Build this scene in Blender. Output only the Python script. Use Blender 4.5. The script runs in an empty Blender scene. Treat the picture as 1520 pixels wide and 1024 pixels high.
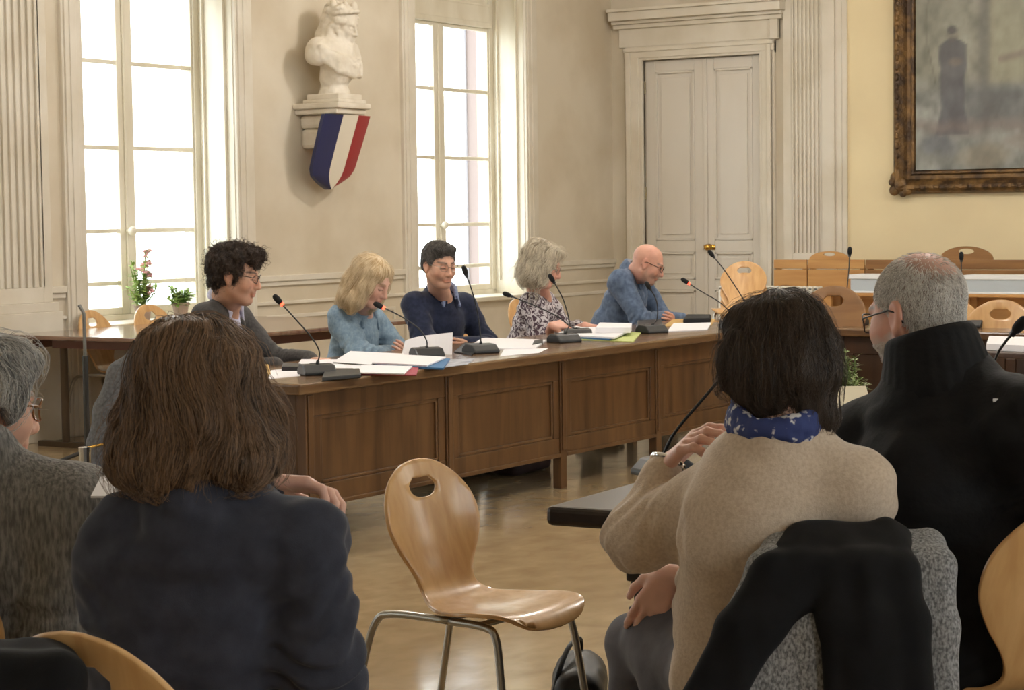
import bpy, bmesh, math, random
import numpy as np
from mathutils import Vector, Matrix, geometry
random.seed(7); RNG = np.random.default_rng(7)
C = bpy.context.scene.collection
PI = math.pi
# ---------------------------------------------------------------- camera frame (metres, floor z = 0, camera above the origin)
F, CAMH = 3000.0, 1.42
yaw, pit, rol = math.radians(32.47), math.radians(3.648), math.radians(0.7486)
FW = np.array([math.cos(pit)*math.cos(yaw), math.cos(pit)*math.sin(yaw), -math.sin(pit)])
_rt = np.array([math.sin(yaw), -math.cos(yaw), 0.0]); _dn = np.cross(FW, _rt)
RT = _rt*math.cos(rol)+_dn*math.sin(rol); DN = -_rt*math.sin(rol)+_dn*math.cos(rol)
O3 = np.array([0, 0, CAMH])
def ray(px, py): return FW+RT*(px-760)/F+DN*(py-512)/F
def W(px, py, D): return O3+ray(px, py)*D            # a point seen at (px,py), D metres ahead
def onz(px, py, z): d = ray(px, py); return O3+d*(z-CAMH)/d[2]
def ony(px, py, y): d = ray(px, py); return O3+d*y/d[1]
def onx(px, py, x): d = ray(px, py); return O3+d*x/d[0]
def nrm(v): v = np.asarray(v, float); return v/(np.linalg.norm(v)+1e-12)

# ---------------------------------------------------------------- objects
def tag(o, label=None, cat=None, group=None, kind=None):
    if label: o['label'] = label
    if cat: o['category'] = cat
    if group: o['group'] = group
    if kind: o['kind'] = kind
    return o
def thing(name, label, cat, loc=(0, 0, 0), rz=0.0, group=None):
    o = bpy.data.objects.new(name, None); C.objects.link(o)
    o.location = [float(x) for x in loc]; o.rotation_euler = (0, 0, rz); o.empty_display_size = .05
    return tag(o, label, cat, group)
def mesh_obj(name, V, Fc, mat, parent=None, smooth=False, world=False, col=None, loc=None):
    V = np.asarray(V, float)
    if world and parent is not None:
        rz = parent.rotation_euler[2]; V = V-np.array(parent.location)
        c, s = math.cos(-rz), math.sin(-rz)
        V = np.stack([V[:, 0]*c-V[:, 1]*s, V[:, 0]*s+V[:, 1]*c, V[:, 2]], 1)
    if loc is not None: V = V-np.asarray(loc, float)
    me = bpy.data.meshes.new(name)
    me.from_pydata(V.tolist(), [], [list(map(int, f)) for f in Fc])
    if smooth: me.polygons.foreach_set('use_smooth', np.ones(len(me.polygons), bool))
    if col is not None:
        a = me.color_attributes.new('Col', 'FLOAT_COLOR', 'POINT')
        cc = np.ones((len(V), 4), np.float32); cc[:, :3] = col
        a.data.foreach_set('color', cc.ravel())
    me.update()
    o = bpy.data.objects.new(name, me); C.objects.link(o)
    if mat is not None:
        for m in (mat if isinstance(mat, (list, tuple)) else [mat]): me.materials.append(m)
    if parent is not None: o.parent = parent
    if loc is not None: o.location = [float(x) for x in loc]
    return o
def copy_tree(o, parent=None):
    c = o.copy(); C.objects.link(c); c.parent = parent
    for ch in list(o.children): copy_tree(ch, c)
    return c

class MB:                                              # a bag of shapes that becomes one mesh
    def __init__(s): s.V = []; s.F = []; s.M = []; s.m = 0
    def add(s, V, Fc):
        b = len(s.V); s.V += [tuple(map(float, v)) for v in V]
        s.F += [tuple(b+i for i in f) for f in Fc]; s.M += [s.m]*len(Fc); return s
    def box(s, a, b, R=None, o=(0, 0, 0)):             # corners a,b
        (x0, y0, z0), (x1, y1, z1) = a, b
        V = [(x, y, z) for x in (x0, x1) for y in (y0, y1) for z in (z0, z1)]
        if R is not None: V = [tuple(np.asarray(R)@np.array(v)+np.array(o)) for v in V]
        return s.add(V, [(0, 1, 3, 2), (4, 6, 7, 5), (0, 4, 5, 1), (2, 3, 7, 6), (0, 2, 6, 4), (1, 5, 7, 3)])
    def obox(s, c, ax, ay, az, h):                     # oriented box
        c = np.asarray(c, float); A = [np.asarray(ax)*h[0], np.asarray(ay)*h[1], np.asarray(az)*h[2]]
        V = [c+A[0]*i+A[1]*j+A[2]*k for i in (-1, 1) for j in (-1, 1) for k in (-1, 1)]
        return s.add(V, [(0, 1, 3, 2), (4, 6, 7, 5), (0, 4, 5, 1), (2, 3, 7, 6), (0, 2, 6, 4), (1, 5, 7, 3)])
    def tube(s, P, r, n=10, cap=True):
        P = [np.asarray(p, float) for p in P]; rs = r if hasattr(r, '__len__') else [r]*len(P)
        V = []; Fc = []; ref = None
        for i, p in enumerate(P):
            t = nrm((P[min(i+1, len(P)-1)]-P[max(i-1, 0)]))
            if ref is None:
                ref = np.array([0, 0, 1.]) if abs(t[2]) < .9 else np.array([1., 0, 0])
            u = nrm(np.cross(t, ref)); w = np.cross(u, t); ref = w
            for k in range(n):
                a = 2*PI*k/n; V.append(p+(u*math.cos(a)+w*math.sin(a))*rs[i])
        for i in range(len(P)-1):
            for k in range(n):
                k2 = (k+1) % n; Fc.append((i*n+k, i*n+k2, (i+1)*n+k2, (i+1)*n+k))
        if cap: Fc += [tuple(range(n))[::-1], tuple((len(P)-1)*n+k for k in range(n))]
        return s.add(V, Fc)
    def lathe(s, prof, c=(0, 0, 0), n=20, ax=2):        # prof: (r,z) list
        V = []; Fc = []
        for r, z in prof:
            for k in range(n):
                a = 2*PI*k/n; q = [r*math.cos(a), r*math.sin(a), z]
                if ax == 0: q = [z, r*math.cos(a), r*math.sin(a)]
                if ax == 1: q = [r*math.sin(a), z, r*math.cos(a)]
                V.append((q[0]+c[0], q[1]+c[1], q[2]+c[2]))
        for i in range(len(prof)-1):
            for k in range(n):
                k2 = (k+1) % n; Fc.append((i*n+k, i*n+k2, (i+1)*n+k2, (i+1)*n+k))
        Fc += [tuple(range(n))[::-1], tuple((len(prof)-1)*n+k for k in range(n))]
        return s.add(V, Fc)
    def sphere(s, c, r, n=12, sc=(1, 1, 1)):
        V = []; Fc = []; c = np.asarray(c, float)
        for i in range(n+1):
            t = PI*i/n
            for k in range(2*n):
                a = PI*k/n
                V.append(c+r*np.array([math.sin(t)*math.cos(a)*sc[0], math.sin(t)*math.sin(a)*sc[1], math.cos(t)*sc[2]]))
        for i in range(n):
            for k in range(2*n):
                k2 = (k+1) % (2*n); Fc.append((i*2*n+k, (i+1)*2*n+k, (i+1)*2*n+k2, i*2*n+k2))
        return s.add(V, Fc)
    def prism(s, poly, f0, f1):                        # poly: 2-D pts; f0,f1 map (u,v)->xyz for both ends
        n = len(poly); V = [f0(u, v) for u, v in poly]+[f1(u, v) for u, v in poly]
        Fc = [tuple(range(n))[::-1], tuple(range(n, 2*n))]
        Fc += [(i, (i+1) % n, n+(i+1) % n, n+i) for i in range(n)]
        return s.add(V, Fc)
    def build(s, name, mat, parent=None, bevel=0, seg=2, smooth=False, world=False, loc=None, weld=True):
        o = mesh_obj(name, s.V, s.F, mat, parent, smooth, world, loc=loc)
        bm = bmesh.new(); bm.from_mesh(o.data)
        bmesh.ops.recalc_face_normals(bm, faces=bm.faces); bm.to_mesh(o.data); bm.free()
        if isinstance(mat, (list, tuple)): o.data.polygons.foreach_set('material_index', s.M)
        if bevel:
            b = o.modifiers.new('bevel', 'BEVEL'); b.width = bevel; b.segments = seg; b.limit_method = 'ANGLE'
            b.angle_limit = math.radians(35)
        if smooth == 'auto': pass
        return o
def autosmooth(o, ang=40):
    me = o.data; me.polygons.foreach_set('use_smooth', np.ones(len(me.polygons), bool))
    bm = bmesh.new(); bm.from_mesh(me)
    for e in bm.edges: e.smooth = (len(e.link_faces) == 2 and e.calc_face_angle(0) < math.radians(ang))
    bm.to_mesh(me); bm.free(); return o

def arc(c, r, a0, a1, n=8, f=lambda u, v: (u, v)):
    return [f(c[0]+r*math.cos(a0+(a1-a0)*i/n), c[1]+r*math.sin(a0+(a1-a0)*i/n)) for i in range(n+1)]
def bez(P, n=16):                                      # Catmull-Rom through points
    P = [np.asarray(p, float) for p in P]; Q = [2*P[0]-P[1]]+P+[2*P[-1]-P[-2]]; out = []
    for i in range(1, len(Q)-2):
        for k in range(n):
            t = k/n; a, b, c, d = Q[i-1], Q[i], Q[i+1], Q[i+2]
            out.append(.5*((2*b)+(-a+c)*t+(2*a-5*b+4*c-d)*t*t+(-a+3*b-3*c+d)*t**3))
    return out+[P[-1]]

# ---------------------------------------------------------------- materials (all procedural)
def lin(r, g, b):
    f = lambda c: (c/255/12.92 if c/255 <= .04045 else ((c/255+.055)/1.055)**2.4)
    return (f(r), f(g), f(b))
def mat(name, col, rough=.5, metal=0., col2=None, scale=6., detail=4., stretch=(1, 1, 1), bump=0., bscale=None, bdist=.002,
        spec=.5, rough2=None, coat=0., sheen=0., vcol=False, ramp=(.35, .65), emit=None, estr=1., sss=0., kind='noise', distort=0., bstretch=None):
    m = bpy.data.materials.new(name); m.use_nodes = True; nt = m.node_tree; N = nt.nodes; L = nt.links
    p = N['Principled BSDF']
    p.inputs['Base Color'].default_value = (*col, 1); p.inputs['Roughness'].default_value = rough
    p.inputs['Metallic'].default_value = metal; p.inputs['Specular IOR Level'].default_value = spec
    p.inputs['Coat Weight'].default_value = coat; p.inputs['Coat Roughness'].default_value = .12
    if sheen: p.inputs['Sheen Weight'].default_value = sheen; p.inputs['Sheen Roughness'].default_value = .4
    if sss:
        p.inputs['Subsurface Weight'].default_value = sss; p.inputs['Subsurface Radius'].default_value = (.012, .005, .003)
        p.inputs['Subsurface Scale'].default_value = 1.
    if emit: p.inputs['Emission Color'].default_value = (*emit, 1); p.inputs['Emission Strength'].default_value = estr
    tc = N.new('ShaderNodeTexCoord')
    def coords(st):
        mp = N.new('ShaderNodeMapping'); mp.inputs['Scale'].default_value = st; L.new(tc.outputs['Object'], mp.inputs['Vector']); return mp
    def tex(sc, st, k='noise'):
        if k == 'wave':
            t = N.new('ShaderNodeTexWave'); t.inputs['Scale'].default_value = sc; t.inputs['Distortion'].default_value = distort; t.inputs['Detail'].default_value = detail
        elif k == 'voronoi':
            t = N.new('ShaderNodeTexVoronoi'); t.inputs['Scale'].default_value = sc
        else:
            t = N.new('ShaderNodeTexNoise'); t.inputs['Scale'].default_value = sc; t.inputs['Detail'].default_value = detail; t.inputs['Distortion'].default_value = distort
        L.new(coords(st).outputs[0], t.inputs['Vector']); return t
    src = None
    if vcol:
        v = N.new('ShaderNodeVertexColor'); v.layer_name = 'Col'; src = v.outputs['Color']
    if col2 is not None or rough2 is not None:
        t = tex(scale, stretch, kind); fac = t.outputs['Distance'] if kind == 'voronoi' else t.outputs[1] if kind == 'noise' and False else t.outputs[0]
        r = N.new('ShaderNodeMapRange'); r.inputs[1].default_value = ramp[0]; r.inputs[2].default_value = ramp[1]
        L.new(fac, r.inputs[0])
        if col2 is not None:
            mx = N.new('ShaderNodeMix'); mx.data_type = 'RGBA'
            mx.inputs[6].default_value = (*col, 1); mx.inputs[7].default_value = (*col2, 1)
            L.new(r.outputs[0], mx.inputs[0])
            if vcol:
                mx.blend_type = 'MULTIPLY'; L.new(src, mx.inputs[6])
            src = mx.outputs[2]
        if rough2 is not None:
            rr = N.new('ShaderNodeMapRange'); rr.inputs[3].default_value = rough; rr.inputs[4].default_value = rough2
            L.new(r.outputs[0], rr.inputs[0]); L.new(rr.outputs[0], p.inputs['Roughness'])
    if src is not None: L.new(src, p.inputs['Base Color'])
    if bump:
        t = tex(bscale or scale*3, bstretch or stretch, kind if kind == 'wave' else 'noise'); b = N.new('ShaderNodeBump')
        b.inputs['Strength'].default_value = bump; b.inputs['Distance'].default_value = bdist
        L.new(t.outputs[0], b.inputs['Height']); L.new(b.outputs[0], p.inputs['Normal'])
    return m
# ---------------------------------------------------------------- smooth bodies: distance fields turned into one continuous mesh
def vnoise(P, seed=0):                                 # smooth value noise in [-1,1]
    P = np.asarray(P, np.float32); I = np.floor(P).astype(np.int64); f = P-I; f = f*f*(3-2*f)
    def h(x, y, z):
        n = (x*73856093) ^ (y*19349663) ^ (z*83492791) ^ (seed*2654435761)
        n = (n ^ (n >> 13))*1274126177 & 0xffffffff; n = (n ^ (n >> 16)) & 0xffff
        return n.astype(np.float32)/32767.5-1
    x, y, z = I[:, 0], I[:, 1], I[:, 2]; o = 0
    for dx in (0, 1):
        for dy in (0, 1):
            for dz in (0, 1):
                w = (f[:, 0] if dx else 1-f[:, 0])*(f[:, 1] if dy else 1-f[:, 1])*(f[:, 2] if dz else 1-f[:, 2])
                o = o+w*h(x+dx, y+dy, z+dz)
    return o
def fbm(P, o=3, seed=0):
    r = 0; a = 1.; 
    for i in range(o): r = r+a*vnoise(P*(2**i), seed+i); a *= .5
    return r
class Frame:
    def __init__(s, c, R, k=1.0): s.c = np.asarray(c, float); s.R = np.asarray(R, float); s.k = k   # columns of R: x fwd, y left, z up
    def p(s, q): return s.c+s.R@(np.asarray(q, float)*s.k)
    def inv(s, P): return ((P-s.c)@s.R)/s.k
def look(fwd, roll=0., up=(0, 0, 1)):
    x = nrm(fwd); y = nrm(np.cross(up, x)); z = np.cross(x, y)
    y2 = y*math.cos(roll)+z*math.sin(roll); z2 = np.cross(x, y2)
    return np.stack([x, y2, z2], 1)
class SDF:
    def __init__(s): s.P = []
    def rc(s, a, b, ra, rb=None, k=.02, op='+'):       # round cone
        s.P.append(('rc', np.asarray(a, float), np.asarray(b, float), ra, ra if rb is None else rb, k, op)); return s
    def el(s, c, r, R=None, k=.02, op='+'):            # ellipsoid
        s.P.append(('el', np.asarray(c, float), np.asarray(r, float), np.eye(3) if R is None else np.asarray(R, float), None, k, op)); return s
    def bx(s, c, h, R=None, rd=.01, k=.02, op='+'):    # rounded box
        s.P.append(('bx', np.asarray(c, float), np.asarray(h, float), np.eye(3) if R is None else np.asarray(R, float), rd, k, op)); return s
    def chain(s, pts, rs, k=.02, op='+'):
        for i in range(len(pts)-1): s.rc(pts[i], pts[i+1], rs[i], rs[i+1], k, op)
        return s
    def _ev(s, pr, X):
        t = pr[0]
        if t == 'rc':
            _, a, b, ra, rb, k, op = pr; ab = b-a; u = np.clip(((X-a)@ab)/(ab@ab+1e-12), 0, 1)
            return np.linalg.norm(X-a-u[:, None]*ab, axis=1)-(ra+(rb-ra)*u)
        if t == 'el':
            _, c, r, R, _, k, op = pr; q = (X-c)@R
            k0 = np.linalg.norm(q/r, axis=1); k1 = np.linalg.norm(q/(r*r), axis=1)
            return k0*(k0-1)/(k1+1e-9)
        _, c, h, R, rd, k, op = pr; q = np.abs((X-c)@R)-(h-rd)
        return np.linalg.norm(np.maximum(q, 0), axis=1)+np.minimum(q.max(1), 0)-rd
    def _bb(s, pr):
        t = pr[0]
        if t == 'rc':
            m = max(pr[3], pr[4]); return np.minimum(pr[1], pr[2])-m, np.maximum(pr[1], pr[2])+m
        r = np.sqrt((pr[3]**2)@(pr[2]**2)) if t == 'el' else np.abs(pr[3])@pr[2]
        return pr[1]-r, pr[1]+r
    def mesh(s, vox, disp=None, clip=None, smooth=1):
        bb = [s._bb(p) for p in s.P if p[6] == '+']
        lo = np.min([b[0] for b in bb], 0)-4*vox; hi = np.max([b[1] for b in bb], 0)+4*vox
        if clip is not None: lo = np.maximum(lo, clip[0]); hi = np.minimum(hi, clip[1])
        n = np.ceil((hi-lo)/vox).astype(int)+1
        D = np.full(n, .06, np.float32)
        for pr in s.P:
            k = pr[5]; b0, b1 = s._bb(pr); m = k+3*vox
            i0 = np.clip(np.floor((b0-m-lo)/vox).astype(int), 0, n); i1 = np.clip(np.ceil((b1+m-lo)/vox).astype(int)+1, 0, n)
            if np.any(i1 <= i0): continue
            ax = [(lo[j]+vox*np.arange(i0[j], i1[j])) for j in range(3)]
            X = np.stack(np.meshgrid(*ax, indexing='ij'), -1).reshape(-1, 3)
            b = s._ev(pr, X).astype(np.float32).reshape(i1-i0)
            S = D[i0[0]:i1[0], i0[1]:i1[1], i0[2]:i1[2]]
            if pr[6] == '+':
                h = np.maximum(k-np.abs(S-b), 0)/k; S[...] = np.minimum(S, b)-h*h*k*.25
            else:
                b = -b; h = np.maximum(k-np.abs(S-b), 0)/k; S[...] = np.maximum(S, b)+h*h*k*.25
        if disp is not None:
            idx = np.nonzero(np.abs(D) < .03); X = lo+vox*np.stack(idx, 1)
            D[idx] += disp(X).astype(np.float32)
        for a in range(3):                                # close the mesh at the clip planes
            sl = [slice(None)]*3
            for e in (0, -1):
                sl[a] = e; D[tuple(sl)] = np.maximum(D[tuple(sl)], vox*.5)
        s.D, s.lo, s.vox = D, lo, vox
        return nets(D, lo, vox, smooth)
    def val(s, X):
        q = (X-s.lo)/s.vox; n = np.array(s.D.shape)
        q = np.clip(q, 0, n-1.001); I = q.astype(int); f = q-I; o = 0
        for dx in (0, 1):
            for dy in (0, 1):
                for dz in (0, 1):
                    w = (f[:, 0] if dx else 1-f[:, 0])*(f[:, 1] if dy else 1-f[:, 1])*(f[:, 2] if dz else 1-f[:, 2])
                    o = o+w*s.D[I[:, 0]+dx, I[:, 1]+dy, I[:, 2]+dz]
        return o
    def grad(s, X):
        e = s.vox; g = np.stack([s.val(X+d)-s.val(X-d) for d in np.eye(3)*e], 1)
        return g/(np.linalg.norm(g, axis=1, keepdims=True)+1e-9)
def nets(D, lo, vox, smooth=1):                         # naive surface nets
    S = D < 0
    acc = np.zeros(np.array(D.shape)-1, np.uint8)
    for dx in (0, 1):
        for dy in (0, 1):
            for dz in (0, 1):
                acc += S[dx:S.shape[0]-1+dx, dy:S.shape[1]-1+dy, dz:S.shape[2]-1+dz]
    act = (acc > 0) & (acc < 8)
    idx = np.stack(np.nonzero(act), 1); vid = np.full(act.shape, -1, np.int32); vid[act] = np.arange(len(idx))
    co = [(a, b, c) for a in (0, 1) for b in (0, 1) for c in (0, 1)]
    dv = np.stack([D[idx[:, 0]+a, idx[:, 1]+b, idx[:, 2]+c] for a, b, c in co], 1)
    sumP = np.zeros((len(idx), 3)); cnt = np.zeros(len(idx))
    for i in range(8):
        for j in range(i+1, 8):
            d = np.array(co[j])-np.array(co[i])
            if np.abs(d).sum() != 1: continue
            da, db = dv[:, i], dv[:, j]; cr = (da < 0) != (db < 0)
            t = np.where(cr, da/(da-db+1e-20), 0)
            sumP += cr[:, None]*(np.array(co[i])+t[:, None]*d); cnt += cr
    V = lo+vox*(idx+sumP/cnt[:, None])
    Fs = []
    for a in range(3):
        b, c = (a+1) % 3, (a+2) % 3
        s0 = [slice(None)]*3; s1 = [slice(None)]*3; s0[a] = slice(0, -1); s1[a] = slice(1, None)
        A, B = S[tuple(s0)], S[tuple(s1)]
        e = np.stack(np.nonzero(A != B), 1)
        ok = (e[:, b] > 0) & (e[:, c] > 0) & (e[:, b] < D.shape[b]-1) & (e[:, c] < D.shape[c]-1); e = e[ok]
        if not len(e): continue
        ins = A[e[:, 0], e[:, 1], e[:, 2]]
        def g(db, dc):
            q = e.copy(); q[:, b] -= db; q[:, c] -= dc; return vid[q[:, 0], q[:, 1], q[:, 2]]
        Q = np.stack([g(1, 1), g(0, 1), g(0, 0), g(1, 0)], 1)
        Q[~ins] = Q[~ins][:, ::-1]; Fs.append(Q)
    Fc = np.concatenate(Fs)
    for _ in range(smooth):                              # light Laplacian smoothing
        s_ = np.zeros_like(V); n_ = np.zeros(len(V))
        for i in range(4):
            p, q = Fc[:, i], Fc[:, (i+1) % 4]
            for k in range(3): s_[:, k] += np.bincount(p, V[q, k], len(V))
            n_ += np.bincount(p, minlength=len(V))
        V = V*.5+.5*s_/np.maximum(n_, 1)[:, None]
    return V, Fc
def fast_mesh(name, V, Fc, mat, parent=None, loc=None, col=None):
    if loc is None and parent is not None: V = V-np.array(parent.location)
    if loc is not None: V = V-np.asarray(loc, float)
    me = bpy.data.meshes.new(name); me.vertices.add(len(V)); me.vertices.foreach_set('co', V.astype(np.float32).ravel())
    me.loops.add(Fc.size); me.loops.foreach_set('vertex_index', Fc.astype(np.int32).ravel())
    me.polygons.add(len(Fc)); me.polygons.foreach_set('loop_start', np.arange(0, Fc.size, 4, dtype=np.int32))
    me.update(calc_edges=True); me.validate()
    me.polygons.foreach_set('use_smooth', np.ones(len(me.polygons), bool))
    if col is not None:
        a = me.color_attributes.new('Col', 'FLOAT_COLOR', 'POINT'); cc = np.ones((len(V), 4), np.float32); cc[:, :3] = col
        a.data.foreach_set('color', cc.ravel())
    me.materials.append(mat); o = bpy.data.objects.new(name, me); C.objects.link(o)
    if parent is not None: o.parent = parent
    if loc is not None: o.location = [float(x) for x in loc]
    return o
def strands_obj(name, P, mat, parent, r=.0006, rtip=.0002):  # P: (n,steps,3) world
    n, m, _ = P.shape; hc = bpy.data.hair_curves.new(name); hc.add_curves([m]*n)
    off = np.array(parent_world(parent))
    hc.attributes['position'].data.foreach_set('vector', (P-off).astype(np.float32).ravel())
    ra = hc.attributes.get('radius') or hc.attributes.new('radius', 'FLOAT', 'POINT')
    ra.data.foreach_set('value', np.tile(np.linspace(r, rtip, m), n).astype(np.float32))
    hc.materials.append(mat); o = bpy.data.objects.new(name, hc); C.objects.link(o); o.parent = parent; return o
def parent_world(o):
    p = np.zeros(3)
    while o is not None: p = p+np.array(o.location); o = o.parent
    return p
def comb(sdf, V, n, steps, step, flow, lift=.0, jit=.3, seed=1, keep=None):   # strands that follow a hair volume
    r = np.random.default_rng(seed); X = V[r.integers(0, len(V), n)]
    if keep is not None: X = X[keep(X)]
    out = [X]; g = sdf.grad(X); J = r.normal(0, jit, X.shape)
    for i in range(steps-1):
        d = flow(X)+J; d = d-(d*g).sum(1, keepdims=True)*g; d /= (np.linalg.norm(d, axis=1, keepdims=True)+1e-9)
        X = X+d*step; v = sdf.val(X); g = sdf.grad(X)
        tgt = lift*(i+1)/(steps-1) if np.isscalar(lift) else lift[i]
        X = X-(v-tgt)[:, None]*g*.8; J = J*.9+r.normal(0, jit*.25, X.shape); out.append(X)
    return np.stack(out, 1)
# ================================================================ MATERIALS
M = {}
M['wall'] = mat('wall_plaster', lin(210, 200, 181), .75, col2=lin(192, 179, 156), scale=1.3, detail=8, ramp=(.38, .66), bump=.08, bscale=40)
M['wall2'] = mat('door_wall_paint', lin(210, 202, 186), .7, col2=lin(192, 181, 160), scale=1.3, detail=6, bump=.05, bscale=40)
M['yellow'] = mat('yellow_paint', lin(228, 212, 172), .7, col2=lin(220, 203, 164), scale=1.2, detail=5, bump=.05, bscale=40)
M['trim'] = mat('trim_paint', lin(217, 210, 196), .5, col2=lin(204, 195, 177), scale=2.5, detail=6)
M['white'] = mat('window_paint', lin(226, 220, 204), .45, col2=lin(205, 196, 174), scale=3.5, detail=7, stretch=(1, 1, .3))
M['door'] = mat('door_paint', lin(212, 206, 196), .45, col2=lin(205, 197, 184), scale=1.6, detail=6, stretch=(1, 1, .4))
M['ceiling'] = mat('ceiling_paint', lin(225, 218, 202), .8)
M['floor'] = mat('floor_lino', lin(178, 156, 121), .11, col2=lin(150, 127, 95), scale=3.6, detail=9, stretch=(1.6, 2.2, 1), rough2=.2, bump=.05, bscale=14, bdist=.004, ramp=(.3, .7), distort=.3, spec=.65)
M['oak'] = mat('desk_oak', lin(104, 74, 46), .36, col2=lin(70, 46, 27), scale=3.2, detail=8, stretch=(.5, 6, 6), bump=.05, spec=.5, distort=.6, ramp=(.3, .75))
M['oakv'] = mat('desk_oak_upright', lin(106, 75, 45), .34, col2=lin(70, 46, 26), scale=3.0, detail=8, stretch=(5, 5, .6), bump=.05, distort=.6, ramp=(.3, .75))
M['darkoak'] = mat('far_desk_oak', lin(66, 44, 30), .4, col2=lin(44, 29, 20), scale=3, detail=7, stretch=(5, 5, .6), ramp=(.3, .75))  # dark wood, with the shadow on the desk front mixed into the tone
M['oaktop'] = mat('desk_top_oak', lin(122, 94, 66), .16, col2=lin(92, 67, 45), scale=3.0, detail=8, stretch=(.5, 6, 6), rough2=.26, spec=.6, distort=.5)
M['beech'] = mat('beech_ply', lin(216, 174, 120), .28, col2=lin(198, 152, 98), scale=3.5, detail=6, stretch=(7, 7, .5), rough2=.36, coat=.5, distort=.4)
M['beechs'] = mat('beech_seat_ply', lin(205, 158, 100), .3, col2=lin(186, 137, 82), scale=3.5, detail=6, stretch=(7, .5, 7), coat=.3, distort=.4)
M['beech2'] = mat('beech_bench', lin(196, 150, 92), .38, col2=lin(180, 130, 76), scale=3, detail=5, stretch=(6, .6, 6))
M['beechdark'] = mat('beech_bench_dark', lin(150, 108, 64), .38, col2=lin(126, 88, 50), scale=3, detail=5, stretch=(6, .6, 6))
M['steel'] = mat('brushed_tube', lin(168, 164, 156), .3, metal=1.)
M['chrome'] = mat('chrome', lin(220, 220, 220), .1, metal=1.)
M['black'] = mat('black_plastic', lin(30, 31, 34), .42)
M['foam'] = mat('mic_foam', lin(18, 18, 19), .9, bump=.5, bscale=600, bdist=.001)
M['lightring'] = mat('mic_light_ring', lin(255, 60, 40), .4, emit=(1., .05, .02), estr=6.)
M['darktable'] = mat('dark_table', lin(50, 39, 32), .3, col2=lin(36, 27, 22), scale=3, detail=7, stretch=(.6, 6, 6), spec=.45)
M['wintable'] = mat('window_table_top', lin(124, 96, 82), .15, col2=lin(104, 72, 58), scale=3, stretch=(6, .6, 1), spec=.9, coat=.6)
M['redwood'] = mat('red_brown_edge', lin(92, 48, 34), .35)
M['paper'] = mat('paper', lin(236, 234, 238), .7)
M['paper2'] = mat('paper_cream', lin(226, 216, 190), .7)
M['blue'] = mat('blue_card', lin(52, 108, 158), .5)
M['red'] = mat('crimson_card', lin(150, 38, 62), .5)
M['green'] = mat('pale_green_card', lin(186, 196, 120), .6)
M['yfold'] = mat('buff_card', lin(196, 160, 96), .6)
M['hinge'] = mat('painted_hinge', lin(150, 138, 108), .5)
M['brass'] = mat('brass', lin(212, 168, 84), .22, metal=1.)
M['plaster'] = mat('bust_plaster', lin(226, 218, 204), .6, col2=lin(208, 198, 180), scale=6)
M['glassm'] = None
def glass_mat():
    m = bpy.data.materials.new('pane_glass'); m.use_nodes = True; nt = m.node_tree; N = nt.nodes; L = nt.links
    for n in list(N): N.remove(n)
    o = N.new('ShaderNodeOutputMaterial'); t = N.new('ShaderNodeBsdfTransparent'); g = N.new('ShaderNodeBsdfGlossy'); x = N.new('ShaderNodeMixShader')
    x.inputs[0].default_value = .05
    g.inputs['Roughness'].default_value = .02; t.inputs[0].default_value = (.96, .98, .97, 1)
    L.new(t.outputs[0], x.inputs[1]); L.new(g.outputs[0], x.inputs[2]); L.new(x.outputs[0], o.inputs[0]); return m
M['glass'] = glass_mat()

# ================================================================ ROOM SHELL
YW, XD, YG, YB, XB, HC = 9.634, 16.985, 9.984, -3.4, -2.6, 4.7
def structure(o): o['kind'] = 'structure'; return o
structure(MB().box((XB-.3, YB-.3, -.2), (XD+.3, YW+.5, 0)).build('floor', M['floor']))
structure(MB().box((XB-.3, YB-.3, HC), (XD+.3, YW+.5, HC+.2)).build('ceiling', M['ceiling']))
ZS, ZT, ZO = .745, 3.10, 3.78
W1, W2 = (9.846, 11.404), (13.681, 15.385)
wins = [(-2.08, -.5), (1.9, 3.46), (5.87, 7.43), W1, W2]
mb = MB(); x = XB-.3
for a, b in wins:
    mb.box((x, YW, 0), (a, YW+.5, HC)); mb.box((a, YW, 0), (b, YW+.5, ZS-.03)); mb.box((a, YW, ZO), (b, YW+.5, HC)); x = b
mb.box((x, YW, 0), (XD+.3, YW+.5, HC)); structure(mb.build('wall_left', M['wall']))
# wall with the door: boiserie bay near the corner, yellow painted wall beyond the fluted pilaster
DY0, DY1, DZ = 8.065, 9.288, 2.875
mb = MB(); mb.box((XD, DY1, 0), (XD+.3, YW+.5, HC)).box((XD, 7.317, 0), (XD+.3, DY0, HC)).box((XD, DY0, DZ), (XD+.3, DY1, HC)).box((XD+.1, DY0, 0), (XD+.3, DY1, DZ))
mb.m = 1; mb.box((XD, YB-.3, 0), (XD+.3, 7.317, HC))
structure(mb.build('wall_back', [M['wall2'], M['yellow']]))
# unseen long wall with its own windows, and the wall behind the camera
bw = [(-.6, 1.0), (3.4, 5.0), (7.4, 9.0), (11.4, 13.0)]
mb = MB(); x = XB-.3
for a, b in bw:
    mb.box((x, YB-.5, 0), (a, YB, HC)); mb.box((a, YB-.5, 0), (b, YB, ZS)); mb.box((a, YB-.5, ZO), (b, YB, HC)); x = b
mb.box((x, YB-.5, 0), (XD+.3, YB, HC)); structure(mb.build('wall_right', M['wall']))
structure(MB().box((XB-.3, YB, 0), (XB, YW, HC)).build('wall_front', M['wall']))

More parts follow.
